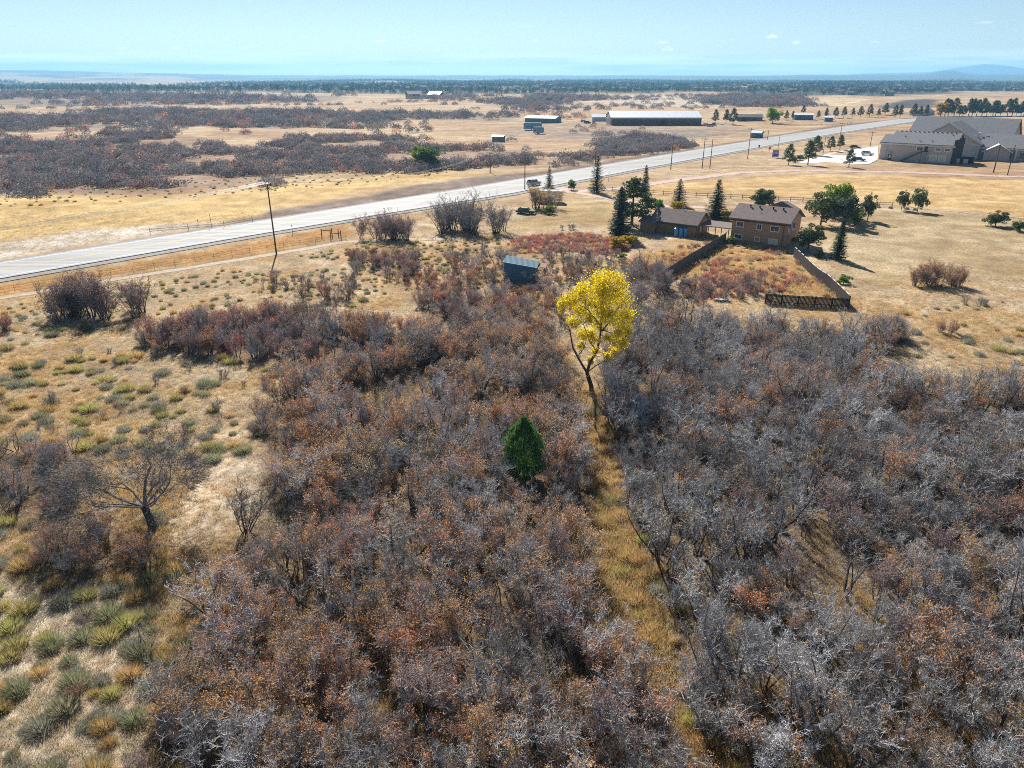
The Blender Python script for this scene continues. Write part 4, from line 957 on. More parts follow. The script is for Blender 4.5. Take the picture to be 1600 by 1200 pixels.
for px, pb, w_, k, lb in [(1555, 353, 34, 'd', 'low spreading juniper on the lawn by the farm track'), (1592, 361, 24, 'd', 'smaller low juniper on the lawn near a spreading juniper'), (1240, 254, 12, 'd', 'clipped evergreen shrub at the parking lot kerb'), (1250, 250, 12, 'd', 'second evergreen shrub at the parking lot kerb'),
                          (1058, 329, 24, 'e', 'golden yellow bush behind the garage roof'), (1028, 326, 22, 'c', 'green bush behind the garage by the big pine'), (1138, 345, 24, 'e', 'yellowing bush behind the breezeway roof'), (965, 388, 30, 'e', 'yellow green bush below the blue spruce'), (985, 384, 26, 'e', 'gold bush below the garage annex'),
                          (972, 405, 15, 'c', 'small bright green bush behind the cottonwood'), (858, 334, 20, 'c', 'green shrub under the trailer hitch'), (1142, 381, 18, 'c', 'small green bush at the house front corner'), (1318, 444, 22, 'c', 'spiky green clump beside the dark plank fence'), (1278, 402, 16, 'c', 'orange tinged shrub at the foot of the narrow spruce')]:
    b = P(px, pb); s = w_ * (b.y * CP + 12) / FPX / 4.2; e = thing2('bush', b, (('stems', RT[k][0]), ('foliage', RT[k][1])), lb, 'bush', None, rng.random() * 6.28, s); e.scale = (s, s, s * .62); e.location.z -= .25 * s
# windbreak pines beyond the highway
wb = [(1117, 193, 170), (1134, 193, 170), (1145, 195, 168)] + [(px, pb, pt) for px, pb, pt in ((1228, 188, 172), (1238, 187, 173), (1255, 178, 164), (1278, 186, 172), (1290, 186, 168), (1305, 184, 167), (1318, 184, 166), (1332, 183, 168), (1344, 183, 165), (1358, 183, 162), (1372, 183, 169), (1383, 178, 160), (1398, 184, 163), (1406, 184, 163), (1427, 182, 161), (1437, 182, 165), (1447, 179, 163))]
for k, (px, pb, pt) in enumerate(wb):
    lb = 'thin pine near the end of the long barn' if k < 3 else 'pine in the loose row beyond the highway by the paddock sheds'
    put_tree('pine_tree', px, pb, pt, PTm[k % 3], lb, 'pines beyond the highway' if k >= 3 else 'pines by the long barn', .8)
for k in range(24):
    px = 1468 + k * 7.4 + rng.uniform(-2, 2); pb = 182 - k * .05; put_tree('windbreak_pine', px, pb, 152 + rng.uniform(0, 12) if k else 158, PTm[k % 3] if k else RT['e'], 'dense pine in the windbreak behind the church' if k else 'yellow tree at the start of the windbreak behind the church', 'windbreak pines behind the church' if k else None, .95, 7 if k else 5)

# ------------------------------------------------------------------ building helpers (local x along front, y away, z up)
def gable(parent, x0, x1, y0, y1, ze, zr, m, over=.45, th=.18, along='x', name='roof'):
    """two roof slabs; ridge along x or y"""
    obs = []
    if along == 'x':
        ym = (y0 + y1) / 2; sl = (zr - ze) / (ym - y0)
        for yo, sg in ((y0, 1), (y1, -1)):
            mb = MB(); ye = yo - over * sg; zo = ze - over * sl
            mb.slab([(x0 - over, ye, zo), (x1 + over, ye, zo), (x1 + over, ym - .004 * sg, zr), (x0 - over, ym - .004 * sg, zr)], (0, 0, th)); obs.append(mb.build(name, m, parent))
    else:
        xm = (x0 + x1) / 2; sl = (zr - ze) / (xm - x0)
        for xo, sg in ((x0, 1), (x1, -1)):
            mb = MB(); xe = xo - over * sg; zo = ze - over * sl
            mb.slab([(xe, y0 - over, zo), (xe, y1 + over, zo), (xm - .004 * sg, y1 + over, zr), (xm - .004 * sg, y0 - over, zr)], (0, 0, th)); obs.append(mb.build(name, m, parent))
    return obs
def walls(parent, x0, x1, y0, y1, ze, zr, m, along='x', zb=-.6, name='wall'):
    mb = MB()
    if along == 'x':
        ym = (y0 + y1) / 2; pr = [(x0, y0, zb), (x0, y1, zb), (x0, y1, ze), (x0, ym, zr), (x0, y0, ze)]; mb.slab(pr, (x1 - x0, 0, 0))
    else:
        xm = (x0 + x1) / 2; pr = [(x0, y0, zb), (x1, y0, zb), (x1, y0, ze), (xm, y0, zr), (x0, y0, ze)]; mb.slab(pr, (0, y1 - y0, 0))
    return mb.build(name, m, parent)
def window(parent, x, z0, wd, hg, y=0, side='front', frame='trim_white', pane='glass', bars=1, name='window', f=.15):
    """frame ring, pane set back in it and glazing bars; front looks to -y, right to +x"""
    mb = MB(); pn = MB(); br = MB()
    def bx(b_, u0, u1, d0, d1, w0, w1):
        if side == 'front': b_.box(u0, u1, y - d1, y - d0, w0, w1)
        else: b_.box(y + d0, y + d1, u0, u1, w0, w1)
    for u0, u1, w0, w1 in ((x - f, x + wd + f, z0 - f, z0), (x - f, x + wd + f, z0 + hg, z0 + hg + f), (x - f, x, z0, z0 + hg), (x + wd, x + wd + f, z0, z0 + hg)): bx(mb, u0, u1, -.02, .07, w0, w1)
    o = mb.build(name, frame, parent); bx(pn, x, x + wd, -.02, .015, z0, z0 + hg); pn.build('pane', pane, o)
    for k in range(bars):
        u = x + wd * (k + 1) / (bars + 1); bx(br, u - .03, u + .03, .016, .05, z0, z0 + hg)
    if bars: br.build('glazing_bar', frame, o)
    return o

# ------------------------------------------------------------------ brown house, breezeway, garage
HA = R(-36); c = P(1226, 388); ux = Vector((cos(HA), sin(HA), 0)); L_, D_ = 10.6, 8.6
org = c - ux * L_; org.z = H(c.x, c.y)
e = empty('brown_house', org, HA, 'two storey brown house with shallow brown gable roof above the fenced yard', 'house')
walls(e, 0, L_, 0, D_, 4.75, 6.6, 'house_wall'); gable(e, 0, L_, 0, D_, 4.78, 6.65, 'roof_brown', .6)
ob = MB().slab([(L_ * .42, D_ * .5 + .3, 6.55), (L_ * .98, D_ * .5 + .3, 6.55), (L_ * .70, D_ * .5 + .9, 7.75)], (0, 3.2, -.3)).build('roof', 'roof_brown', e)
MB().box(-.04, L_ + .04, -.04, D_ + .04, -.6, .55).build('foundation', 'garage_wall', e)
MB().box(-.6, L_ + .6, -.66, -.58, 4.26, 4.46).build('fascia', 'trim_brown', e)
for x_, z_, w_, h_, bn in ((.95, 3.1, 1.25, .85, 1), (4.95, 2.95, .75, .95, 1), (7.55, 2.95, 1.45, .85, 1)): window(e, x_, z_, w_, h_, 0, bars=bn)
for x_, z_, w_, h_, pn in ((.85, .75, 1.3, .75, 'glass'), (4.8, .75, .85, .65, 'glass'), (7.5, .6, 1.55, .75, 'glass_lit')): window(e, x_, z_, w_, h_, 0, bars=1, pane=pn)
for y_, z_, w_, h_ in ((.5, 2.75, 1.5, 1.55), (3.2, 2.95, 1.6, 1.45)): window(e, y_, z_, w_, h_, L_, 'side', bars=1)
MB().tube((9.95, -.09, .1), (9.95, -.09, 4.3), .05, .05, 6).build('downpipe', 'trim_brown', e)
for x_ in (2.1, 3.9, 6.5, 8.4):
    v_ = MB(); v_.tube((x_, 3.4, 6.0), (x_, 3.4, 6.72), .13, .13, 8); v_.tube((x_, 3.4, 6.7), (x_, 3.4, 6.84), .2, .2, 8); v_.build('roof_vent', 'vent_black', e)
MB().tube((4.6, 2.0, 5.4), (4.6, 2.0, 6.1), .05, .05, 6).build('vent_pipe', 'vent_metal', e)
ga = P(1086, 371); GL, GD = 9.6, 6.4; gorg = ga - ux * GL; gorg.z = H(ga.x, ga.y)
e = empty('garage', gorg, HA, 'long tan board garage with brown gable roof beside the big pine', 'garage')
walls(e, 0, GL, 0, GD, 2.55, 4.35, 'garage_wall'); gable(e, 0, GL, 0, GD, 2.6, 4.42, 'roof_brown', .55)
ax = MB().box(-1.9, 1.3, -1.6, .03, -.5, 2.15).build('annex', 'garage_wall', e)
MB().slab([(-2.2, -2.0, 2.15), (1.6, -2.0, 2.15), (1.6, .6, 3.0), (-2.2, .6, 3.0)], (0, 0, .15)).build('annex_roof', 'roof_brown', ax)
for k in range(14): MB().box(1.6 + k * .58, 1.66 + k * .58, -.03, 0, -.4, 2.45).build('batten', 'garage_wall', e)
MB().box(-.55, GL + .55, -.61, -.54, 2.1, 2.3).build('fascia', 'trim_brown', e)
window(e, 2.2, .9, 1.0, 1.1, GL, 'side', bars=1)
MB().tube((5.6, 3.0, 4.1), (5.6, 3.0, 4.75), .06, .06, 6).build('vent_pipe', 'vent_metal', e)
br0 = ga + ux * .7 + Vector((.2, .9, 0)); gap = (org - ga).length
e = empty('breezeway', ga + ux * .75, HA, 'low brown breezeway roof on posts joining garage and house', 'carport')
bl = max(3.2, (org - ga).dot(ux) - .9)
MB().slab([(-.1, .4, 2.35), (bl, .4, 2.35), (bl, 4.4, 2.75), (-.1, 4.4, 2.75)], (0, 0, .16)).build('roof', 'roof_brown', e)
for x_ in (.3, bl * .5, bl - .35):
    for y_ in (.7, 4.1): MB().box(x_ - .06, x_ + .06, y_ - .06, y_ + .06, -.4, 2.39 + .1 * (y_ - .4)).build('post', 'trim_brown', e)
# blue drums against the garage
for k, px in enumerate((1056, 1063.5, 1071)):
    b = P(px, 369.5); t_ = empty('water_drum', b + Vector((0, .2, 0)), 0, 'bright blue upright drum in a row of three at the garage wall', 'drum', 'three blue drums'); mb = MB()
    prof = [(0, .42), (.1, .47), (.55, .47), (.6, .45), (1.15, .47), (1.2, .45), (1.6, .42), (1.75, .2)]
    for (z0, r0), (z1, r1) in zip(prof[:-1], prof[1:]): mb.tube((0, 0, z0), (0, 0, z1), r0, r1, 14)
    mb.build('body', 'tank_blue', t_); MB().tube((0, 0, 1.75), (0, 0, 1.88), .14, .14, 10).build('lid', 'vent_black', t_)

# ------------------------------------------------------------------ blue shed with lean-to
sa = P(788, 441); SL = 4.9; SA = R(-8)
e = empty('blue_shed', sa, SA, 'small dark blue metal shed with pale blue single pitch roof', 'shed'); sd = 3.9
mb = MB(); mb.slab([(0, 0, -.5), (SL, 0, -.5), (SL, 0, 2.5), (0, 0, 3.2)], (0, sd, 0)); mb.build('wall', 'shed_blue', e)
MB().slab([(-.25, -.3, 3.25), (SL + .3, -.3, 2.48), (SL + .3, sd + .3, 2.48), (-.25, sd + .3, 3.25)], (0, 0, .09)).build('roof', 'shed_roof', e)
for x_, y_ in ((0, 0), (SL, 0), (0, sd)): MB().box(x_ - .07, x_ + .07, y_ - .07, y_ + .07, -.5, 3.15 - .14 * x_).build('corner_trim', 'shed_roof', e)
for k in range(9): MB().box(.35 + k * SL / 9.6, .39 + k * SL / 9.6, -.025, 0, -.4, 3.0 - .14 * (.4 + k * SL / 9.6)).build('panel_seam', 'shed_blue', e)
for k in range(7): MB().slab([(-.25, .2 + k * .58, 3.342), (SL + .3, .2 + k * .58, 2.572), (SL + .3, .25 + k * .58, 2.572), (-.25, .25 + k * .58, 3.342)], (0, 0, .04)).build('roof_seam', 'shed_roof', e)
MB().box(-.03, 0, .9, 2.1, -.2, 2.1).build('door', 'shed_roof', e)
lt = MB().slab([(SL - .8, 1.6, 2.35), (SL + 1.5, 1.6, 2.05), (SL + 1.5, sd + .6, 2.05), (SL - .8, sd + .6, 2.35)], (0, 0, .07)).build('lean_to_roof', 'rust', e)
for y_ in (1.75, sd + .35): MB().box(SL + 1.2, SL + 1.32, y_, y_ + .12, -.4, 2.07).build('post', 'post', e)
b = P(849, 441.5); mb = MB(); mb.box(-1.7, 1.7, -.35, .35, -.1, .16); o = mb.build('concrete_slab', 'concrete', None, b); o.rotation_euler = (0, 0, -.06); tag(o, 'pale concrete slab lying in the grass beside the blue shed', 'slab')

# ------------------------------------------------------------------ church
CA = R(-41); co = P(1371, 249); co.z = H(co.x, co.y)
e = empty('church', co, CA, 'large grey church complex with several dark shingle gables by the parking lot', 'church')
walls(e, 3.2, 25, 0, 16, 6.4, 10.0, 'church_wall'); gable(e, 3.2, 25, 0, 16, 6.45, 10.1, 'church_roof', .5, .25)
walls(e, 0, 3.25, 1.2, 12, 6.3, 8.6, 'church_wall'); gable(e, 0, 2.75, 1.2, 12, 6.35, 8.7, 'church_roof', .45, .25)
MB().box(3.0, 25.6, -.66, -.5, 5.75, 6.25).build('gutter', 'church_trim', e); MB().box(-.5, 3.0, .56, .72, 5.6, 6.12).build('gutter', 'church_trim', e); MB().box(-.05, 3.2, 1.1, 1.2, 3.9, 4.15).build('belt_trim', 'church_trim', e)
for k in range(13): MB().box(4.6 + k * 1.55, 4.95 + k * 1.55, 7.5, 7.75, 9.9, 10.45).build('ridge_vent', 'vent_black', e)
for x_, y_ in ((7, 4.2), (13, 1.6), (17, 1.9), (22.5, 6.4)): MB().tube((x_, y_, 6.4), (x_, y_, 7.2 + y_ * .45), .18, .18, 7).build('roof_vent', 'vent_metal', e)
window(e, 13.0, 4.1, 1.9, 1.3, 0, bars=1, f=.35); window(e, 19.3, 4.45, 1.6, .75, 0, bars=1, f=.35); window(e, 22.4, 4.45, 1.6, .75, 0, bars=1, f=.35)
for x_ in (18, 21): window(e, x_, 1.0, 2.0, 1.6, 0, pane='glass_lit', bars=2, f=.3)
d_ = MB().box(3.5, 4.8, -.05, 0, -.1, 2.2).build('door', 'steel_dark', e); MB().box(3.85, 4.45, -.07, -.051, .8, 1.9).build('door_pane', 'trim_white', d_); MB().box(3.2, 4.9, -1.0, -.02, 2.7, 2.85).build('door_canopy', 'church_trim', d_)
st = MB()
st.slab([(8.6, -1.5, .0), (15.0, -1.5, 3.8), (15.0, -1.5, 4.1), (8.6, -1.5, .3)], (0, .1, 0)); st.slab([(8.6, -.2, .0), (15.0, -.2, 3.8), (15.0, -.2, 4.1), (8.6, -.2, .3)], (0, .1, 0))
stair = st.build('stair', 'steel_dark', e)
for k in range(18): MB().box(8.7 + k * .35, 9.05 + k * .35, -1.38, -.22, .2 + k * .209, .25 + k * .209).build('step', 'steel_dark', stair)
mb = MB(); mb.box(15.0, 17.0, -1.6, -.02, 3.85, 4.0); mb.build('landing', 'steel_dark', stair)
mb = MB(); mb.tube((8.6, -1.5, 1.2), (15, -1.5, 5.0), .04, .04, 5); mb.tube((15, -1.5, 5.0), (17, -1.5, 5.0), .04, .04, 5)
for k in range(8): mb.tube((8.6 + k * .9, -1.5, .2 + k * .54), (8.6 + k * .9, -1.5, 1.2 + k * .535), .03, .03, 5)
mb.build('handrail', 'steel_dark', stair); mb = MB()
for x_ in (15.1, 16.9):
    mb.tube((x_, -1.5, -.4), (x_, -1.5, 3.85), .07, .07, 6)
mb.tube((15.1, -1.5, .2), (16.9, -1.5, 3.6), .04, .04, 5); mb.tube((16.9, -1.5, .2), (15.1, -1.5, 3.6), .04, .04, 5); mb.build('stair_frame', 'steel_dark', stair)
d_ = MB().box(15.6, 16.6, -.05, 0, 4.0, 6.1).build('door', 'steel_dark', e)
MB().box(25.0, 25.5, -.3, 15, -.5, 8.4).build('firewall', 'fence_brown', e)
# gabled hall behind, sanctuary and side wing
walls(e, 5, 29, 26, 46, 5.5, 12.5, 'church_wall', 'y'); gable(e, 5, 29, 26, 46, 5.55, 12.6, 'church_roof', .7, .3, 'y')
for s_, (x_a, z_a, x_b, z_b) in enumerate(((4.2, 5.1, 17, 12.62), (29.8, 5.1, 17, 12.62))): MB().slab([(x_a, 25.2, z_a), (x_b, 25.2, z_b), (x_b, 25.2, z_b + .8), (x_a, 25.2, z_a + .8)], (0, .08, 0)).build('rake_trim', 'church_trim', e)
MB().box(25.6, 29.05, 25.9, 26, 5.0, 5.35).build('belt_trim', 'church_trim', e)
window(e, 21.3, 1.5, 1.1, 3.0, 26, pane='glass_lit', bars=0)
for x_ in (23.6, 26.6): MB().box(x_, x_ + 1.5, 25.9, 26, -.3, 4.6).build('stone_panel', 'stone_panel', e)
walls(e, -1, 36, 44, 66, 7.2, 13.4, 'church_wall'); gable(e, -1, 36, 44, 66, 7.25, 13.5, 'church_roof', .6, .3)
walls(e, 29, 50, 28, 44, 4.6, 8.6, 'church_wall'); gable(e, 29, 50, 28, 44, 4.65, 8.7, 'church_roof', .8, .3)
MB().box(28.5, 50.9, 27.1, 27.2, 3.9, 4.3).build('gutter', 'church_trim', e)
for x_ in (33, 37, 41, 45, 49): MB().box(x_, x_ + .5, 26.6, 27.05, -.4, 4.0).build('column', 'church_trim', e)
for x_ in (34.2, 38.2, 42.2): window(e, x_, .8, 2.4, 2.4, 28, bars=2, frame='church_trim')
for x_ in (30, 33): MB().box(x_ - 4.2, x_ - 3.2, 34, 35.5, 7.8, 9.3 - (x_ - 30) * .3).build('roof_unit', 'white_metal', e)
# bin enclosure and equipment beside it
b = P(1503, 255); mb = MB()
o = empty('bin_enclosure', b, CA, 'dark fenced enclosure with pale utility boxes beside the church wall', 'enclosure')
for (x0, x1, y0, y1) in ((-3.4, 3.4, 2.2, 2.32), (-3.4, -3.28, 0, 2.2), (3.28, 3.4, 0, 2.2)): MB().box(x0, x1, y0, y1, -.4, 2.2).build('panel', 'steel_dark', o)
b2 = b + Vector((.2, 0, 0))
for k, x_ in enumerate((-1.6, 1.1)):
    t_ = MB(); t_.box(-.75, .75, -.4, .6, -.2, 1.4); t_.box(-.8, .8, -.45, .65, 1.4, 1.48); ob = t_.build('utility_box', 'white_metal', None, b + Vector((cos(CA) * x_ + .3, sin(CA) * x_ + .6, .0))); ob.rotation_euler = (0, 0, CA); tag(ob, ('smaller' if k == 0 else 'larger') + ' pale utility box inside the dark enclosure by the church', 'utility box')
# outbuilding in front
b = P(1535.5, 250); e = empty('church_outbuilding', b, R(-30), 'small grey gabled outbuilding with white trim in front of the church', 'shed')
walls(e, 0, 8.2, 0, 7, 3.3, 5.6, 'church_wall', 'y'); gable(e, 0, 8.2, 0, 7, 3.35, 5.7, 'church_trim', .9, .22, 'y')
for x_ in (0, 8.2): MB().box(x_ - .1, x_ + .1, -.06, .1, -.4, 3.2).build('corner_trim', 'church_trim', e)
MB().box(3.2, 4.6, -.05, 0, -.3, 2.0).build('door', 'stone_panel', e)

# ------------------------------------------------------------------ barn and far sheds
def simple_barn(name, pl, pr, base, depth, ze, zr, wm, rm, label, cat='shed', band=None, door=None, over=.5):
    a = P(pl, base); b2 = P(pr, base); L = (b2 - a).length; a.z = min(a.z, b2.z); an = math.atan2(b2.y - a.y, b2.x - a.x)
    e = empty(name, a, an, label, cat); walls(e, 0, L, 0, depth, ze, zr, wm, zb=-1.2); gable(e, 0, L, 0, depth, ze + .04, zr + .06, rm, over, .15)
    if band: MB().box(-.06, L + .06, -.08, 0, ze - 1.0, ze - .1).build('wall_band', band, e)
    for x_ in (door or []): MB().box(L * x_, L * x_ + min(3.5, L * .16), -.09, 0, -.4, min(3.4, ze * .75)).build('door', 'steel_dark', e)
    return e, L
e, L = simple_barn('long_barn', 955, 1095.5, 196, 30, 4.8, 8.0, 'barn_wall', 'barn_roof', 'very long dark barn with a white metal roof across the highway', 'barn', 'barn_band', (.54,))
for k in range(1, 12): MB().box(L * k / 12 - .05, L * k / 12 + .05, -.11, -.085, -.6, 4.6).build('panel_seam', 'barn_wall', e)
simple_barn('barn_annex', 925, 953, 189.5, 9, 2.8, 4.6, 'church_trim', 'barn_roof', 'pale lean building attached to the junk yard end of the long barn')
e, L = simple_barn('teal_shed', 820, 867, 192.5, 14, 3.4, 4.7, 'teal_wall', 'white_metal', 'teal walled shed with white roof near two trailers')
for k in range(6): MB().tube((L * (k + .5) / 6, 4.5, 4.9), (L * (k + .5) / 6, 4.5, 5.7), .3, .3, 6).build('roof_vent', 'white_metal', e)
simple_barn('field_shed', 769, 785, 222, 4, 2.6, 3.1, 'teal_wall', 'white_metal', 'tiny pale roofed shed alone in the field across the highway')
simple_barn('pump_shed', 1173, 1188, 215.5, 4.5, 2.6, 3.4, 'teal_wall', 'white_metal', 'tiny shed with bright roof beside the highway pole')
simple_barn('long_house', 1151, 1191, 189, 9, 2.9, 4.6, 'brick', 'house_roof', 'long low dark house behind the yellow green tree', 'house', None, (.2, .6))
simple_barn('paddock_barn', 1241, 1270, 187.5, 8, 3.6, 4.6, 'shed_blue', 'white_metal', 'blue barn with white roof inside the paddock')
simple_barn('paddock_shed', 1288, 1301, 190, 5, 2.8, 3.4, 'teal_wall', 'white_metal', 'small white roofed shed beside the paddock barn')
simple_barn('roadside_house', 1438, 1460, 178, 9, 3, 5, 'church_trim', 'house_roof', 'small pale house at the end of the pine row', 'house')
simple_barn('far_barn', 638, 657, 154.5, 18, 6, 9.5, 'steel_dark', 'house_roof', 'dark farm barn far out on the fields beside a grove', 'barn')
simple_barn('far_barn', 669, 687, 153, 18, 5, 8.5, 'steel_dark', 'white_metal', 'dark farm barn with light roof far out on the fields', 'barn')

# ------------------------------------------------------------------ vehicles
def wheels(parent, L, wd, r=.34, xs=(.19, .8)):
    for f in xs:
        for sy in (0, 1):
            y_ = .0 if sy == 0 else wd; wl = MB(); wl.tube((L * f, y_ - .02 if sy == 0 else y_ - .2, r), (L * f, y_ + .2 if sy == 0 else y_ + .02, r), r, r, 16); wl_o = wl.build('wheel', 'rubber', parent)
            hb = MB(); hb.tube((L * f, -.035 if sy == 0 else y_ + .021, r), (L * f, -.021 if sy == 0 else y_ + .035, r), r * .55, r * .55, 10); hb.build('rim', 'vent_metal', wl_o)
def car(px, py, an, paint, label, kind='suv', cat='car', roof_mat=None):
    c = P(px, py); L, wd = (4.7, 1.85) if kind == 'suv' else (4.5, 1.8)
    e = empty('parked_car', c, an, label, cat); e.location = c - Vector((cos(an) * L / 2, sin(an) * L / 2, -.16 if inside(np.array([c.x]), np.array([c.y]), LOT)[0] else 0))
    hb, ht = (1.0, 1.72) if kind == 'suv' else (.88, 1.43)
    low = [(0, .35), (L, .35), (L, .75), (L * .98, hb * .92), (L * .72, hb), (0.02, hb), (0, .8)]
    mb = MB(); mb.slab([(x, 0, z) for x, z in low][::-1], (0, wd, 0)); mb.build('body', paint, e)
    cab = [(.04 if kind == 'suv' else L * .12, hb - .01), (L * .73, hb - .01), (L * .60, ht), (L * .08 if kind == 'suv' else L * .27, ht)]
    mb = MB(); n = len(cab); lo = [(x, .08 if i < 2 else .2, z) for i, (x, z) in enumerate(cab)]; hi = [(x, wd - .08 if i < 2 else wd - .2, z) for i, (x, z) in enumerate(cab)]
    mb.add(lo + hi, [(0, 1, 2, 3), (7, 6, 5, 4)] + [(i, i + n, (i + 1) % n + n, (i + 1) % n) for i in range(n)]); cb = mb.build('cabin', paint, e)
    for sy in (0, 1):
        g = MB(); y0, y1 = (.075, .185) if sy == 0 else (wd - .075, wd - .185); z0, z1 = hb + .06, ht - .1
        for xa, xb, xc, xd in ((.09, .36, .36, .13), (.39, .66, .585, .39)): g.add([(L * xa, y0 + (y1 - y0) * .08, z0), (L * xb, y0 + (y1 - y0) * .08, z0), (L * xc, y1 - (y1 - y0) * .12, z1), (L * xd, y1 - (y1 - y0) * .12, z1)], [(0, 1, 2, 3) if sy == 0 else (3, 2, 1, 0)])
        g.build('side_window', 'glass', cb)
    g = MB(); g.add([(L * .722, .2, hb + .04), (L * .722, wd - .2, hb + .04), (L * .617, wd - .28, ht - .09), (L * .617, .28, ht - .09)], [(0, 1, 2, 3)]); g.build('windscreen', 'glass', cb)
    g = MB(); xr = .03 if kind == 'suv' else L * .115; xt = L * .065 if kind == 'suv' else L * .245; g.add([(xr, .2, hb + .08), (xr, wd - .2, hb + .08), (xt, wd - .28, ht - .1), (xt, .28, ht - .1)], [(3, 2, 1, 0)]); g.build('rear_window', 'glass', cb)
    for y_ in (.1, wd - .4):
        MB().box(L - .02, L + .02, y_, y_ + .3, .68, .82).build('headlight', 'lamp_clear', e); MB().box(-.02, .02, y_, y_ + .3, .72, .88).build('tail_light', 'lamp_red', e)
    wheels(e, L, wd); return e
car(1354, 243.5, R(-38), 'car_white', 'white estate car parked in the church lot beside the building', 'suv')
car(1341, 252.5, R(-38), 'car_blue', 'dark blue saloon parked behind the lone pine in the lot', 'sedan')
car(1335, 232, R(-38), 'car_maroon', 'maroon car parked at the far edge of the church lot', 'sedan')
c = car(838, 291, R(49), 'car_silver', 'silver car driving on the highway behind the russet oak', 'suv'); c.location.z = .23; c.name = 'moving_car'
c = car(820, 335, R(-14), 'car_green', 'old dark green car parked in weeds under the russet oak', 'sedan'); c.location.z += .02
for k, (px, py) in enumerate(((1104, 197), (1111, 198), (1118, 196))): car(px, py, R(-10 + 35 * k), ('car_white', 'car_silver', 'car_blue')[k], ('white car', 'silver car', 'dark car')[k] + ' parked at the pine end of the long barn', 'suv')
for k, (px, py) in enumerate(((912, 191), (919, 193), (930, 193))): car(px, py, R(-20 + 50 * k), ('car_white', 'car_blue', 'car_silver')[k], ('white', 'dark blue', 'silver')[k] + ' vehicle in the junk yard beside the barn annex', 'suv')
def trailer(name, px, py, an, L, wd, hh, body, label, cat='trailer', stripe='blue_metal', win=3):
    c = P(px, py); e = empty(name, c, an, label, cat); mb = MB()
    pr = [(0, .55), (L - .5, .55), (L, 1.1), (L - .05, hh - .5), (L - .5, hh), (.12, hh), (0, hh - .15)]; mb.slab([(x, 0, z) for x, z in pr][::-1], (0, wd, 0)); mb.build('body', body, e)
    MB().box(.05, L - .35, -.015, 0, 1.0, 1.25).build('stripe', stripe, e)
    for k in range(win): MB().box(L * (.15 + .24 * k), L * (.15 + .24 * k) + .9, -.03, 0, 1.5, 2.1).build('window', 'glass', e)
    MB().box(-.03, 0, .4, wd - .4, 1.4, 2.2).build('rear_window', 'glass', e); MB().box(L * .45, L * .45 + .8, .6, 1.4, hh, hh + .25).build('roof_unit', 'white_metal', e)
    mb = MB(); mb.slab([(L - .4, wd / 2 - .5, .5), (L + 1.2, wd / 2 - .05, .5), (L + 1.2, wd / 2 + .05, .5), (L - .4, wd / 2 + .5, .5)], (0, 0, .1)); mb.build('hitch', 'steel_dark', e)
    wheels(e, L, wd, .36, (.42, .54)); MB().tube((L + 1.1, wd / 2, 0), (L + 1.1, wd / 2, .52), .05, .05, 6).build('jack_stand', 'steel_dark', e)
    return e
trailer('travel_trailer', 879, 315, R(172), 6.6, 2.4, 2.95, 'white_metal', 'white travel trailer parked behind the tall russet oak', 'trailer')
trailer('box_trailer', 818, 203, R(-3), 11, 2.5, 4.0, 'blue_metal', 'long pale blue trailer parked in front of the teal shed', 'trailer', 'white_metal', 2)
trailer('camper_trailer', 833, 209, R(-8), 6, 2.4, 3.6, 'blue_metal', 'short pale blue camper parked near the long blue trailer', 'trailer', 'white_metal', 1)

# ------------------------------------------------------------------ utility poles and wires
POLES = {}
def pole(key, px, pb, pt, label, arm=True, an=R(-41), r=.16):
    b, hh = from_px(px, pb, pt); e = empty('utility_pole', b, an, label, 'utility pole', None); MB().tube((0, 0, -.5), (0, 0, hh), r, r * .62, 8).build('shaft', 'pole', e)
    tops = []
    if arm:
        a_ = MB().box(-1.2, 1.2, -.06, .06, hh - .55, hh - .4).build('crossarm', 'pole', e)
        for x_ in (-1.1, -.45, .45, 1.1):
            MB().tube((x_, 0, hh - .4), (x_, 0, hh - .2), .05, .035, 6).build('insulator', 'insulator', a_); tops.append(b + Vector((cos(an) * x_, sin(an) * x_, hh - .2)))
    else: tops = [b + Vector((0, 0, hh - .3))] * 3
    POLES[key] = tops; return e
pole('a', 432, 397, 283, 'tall leaning shadowed utility pole nearest the fence brace, beside the dirt track')
pole('b', 820, 297, 240, 'utility pole rising beside the russet oak and trailer')
pole('c', 766, 270, 237, 'utility pole across the highway at the foot of the dirt bank')
pole('d', 930, 259, 224, 'utility pole across the highway behind the ragged driveway spruce')
pole('e', 1048, 265, 213, 'utility pole on the grass verge opposite the middle of the barn')
pole('f', 1097, 263.5, 215, 'pole with a crossarm in a close pair on the verge', True)
pole('g', 1109, 263.5, 217, 'pole without crossarm in a close pair on the verge', False)
pole('h', 1168, 248.5, 200, 'utility pole by the tiny bright roofed shed')
pole('i', 1199, 219, 203, 'short utility pole on the far verge past the tiny shed', False)
pole('j', 1215.5, 233, 212, 'thin pole right behind the purple sign', False, r=.12)
pole('k', 1313, 211, 192, 'utility pole across the highway above the lot pines')
pole('l', 1359.5, 228.5, 205, 'utility pole at the corner of the church lot')
pole('m', 1552, 270, 226, 'thicker of two dark poles in front of the church outbuilding', False, r=.22)
pole('n', 1574, 274, 226, 'thinner of two dark poles in front of the church outbuilding', False, r=.16)
off_b = Vector((-118, 52, 0)); POLES['z'] = [off_b + Vector((cos(R(-41)) * x_, sin(R(-41)) * x_, 12.2)) for x_ in (-1.1, -.45, .45, 1.1)]
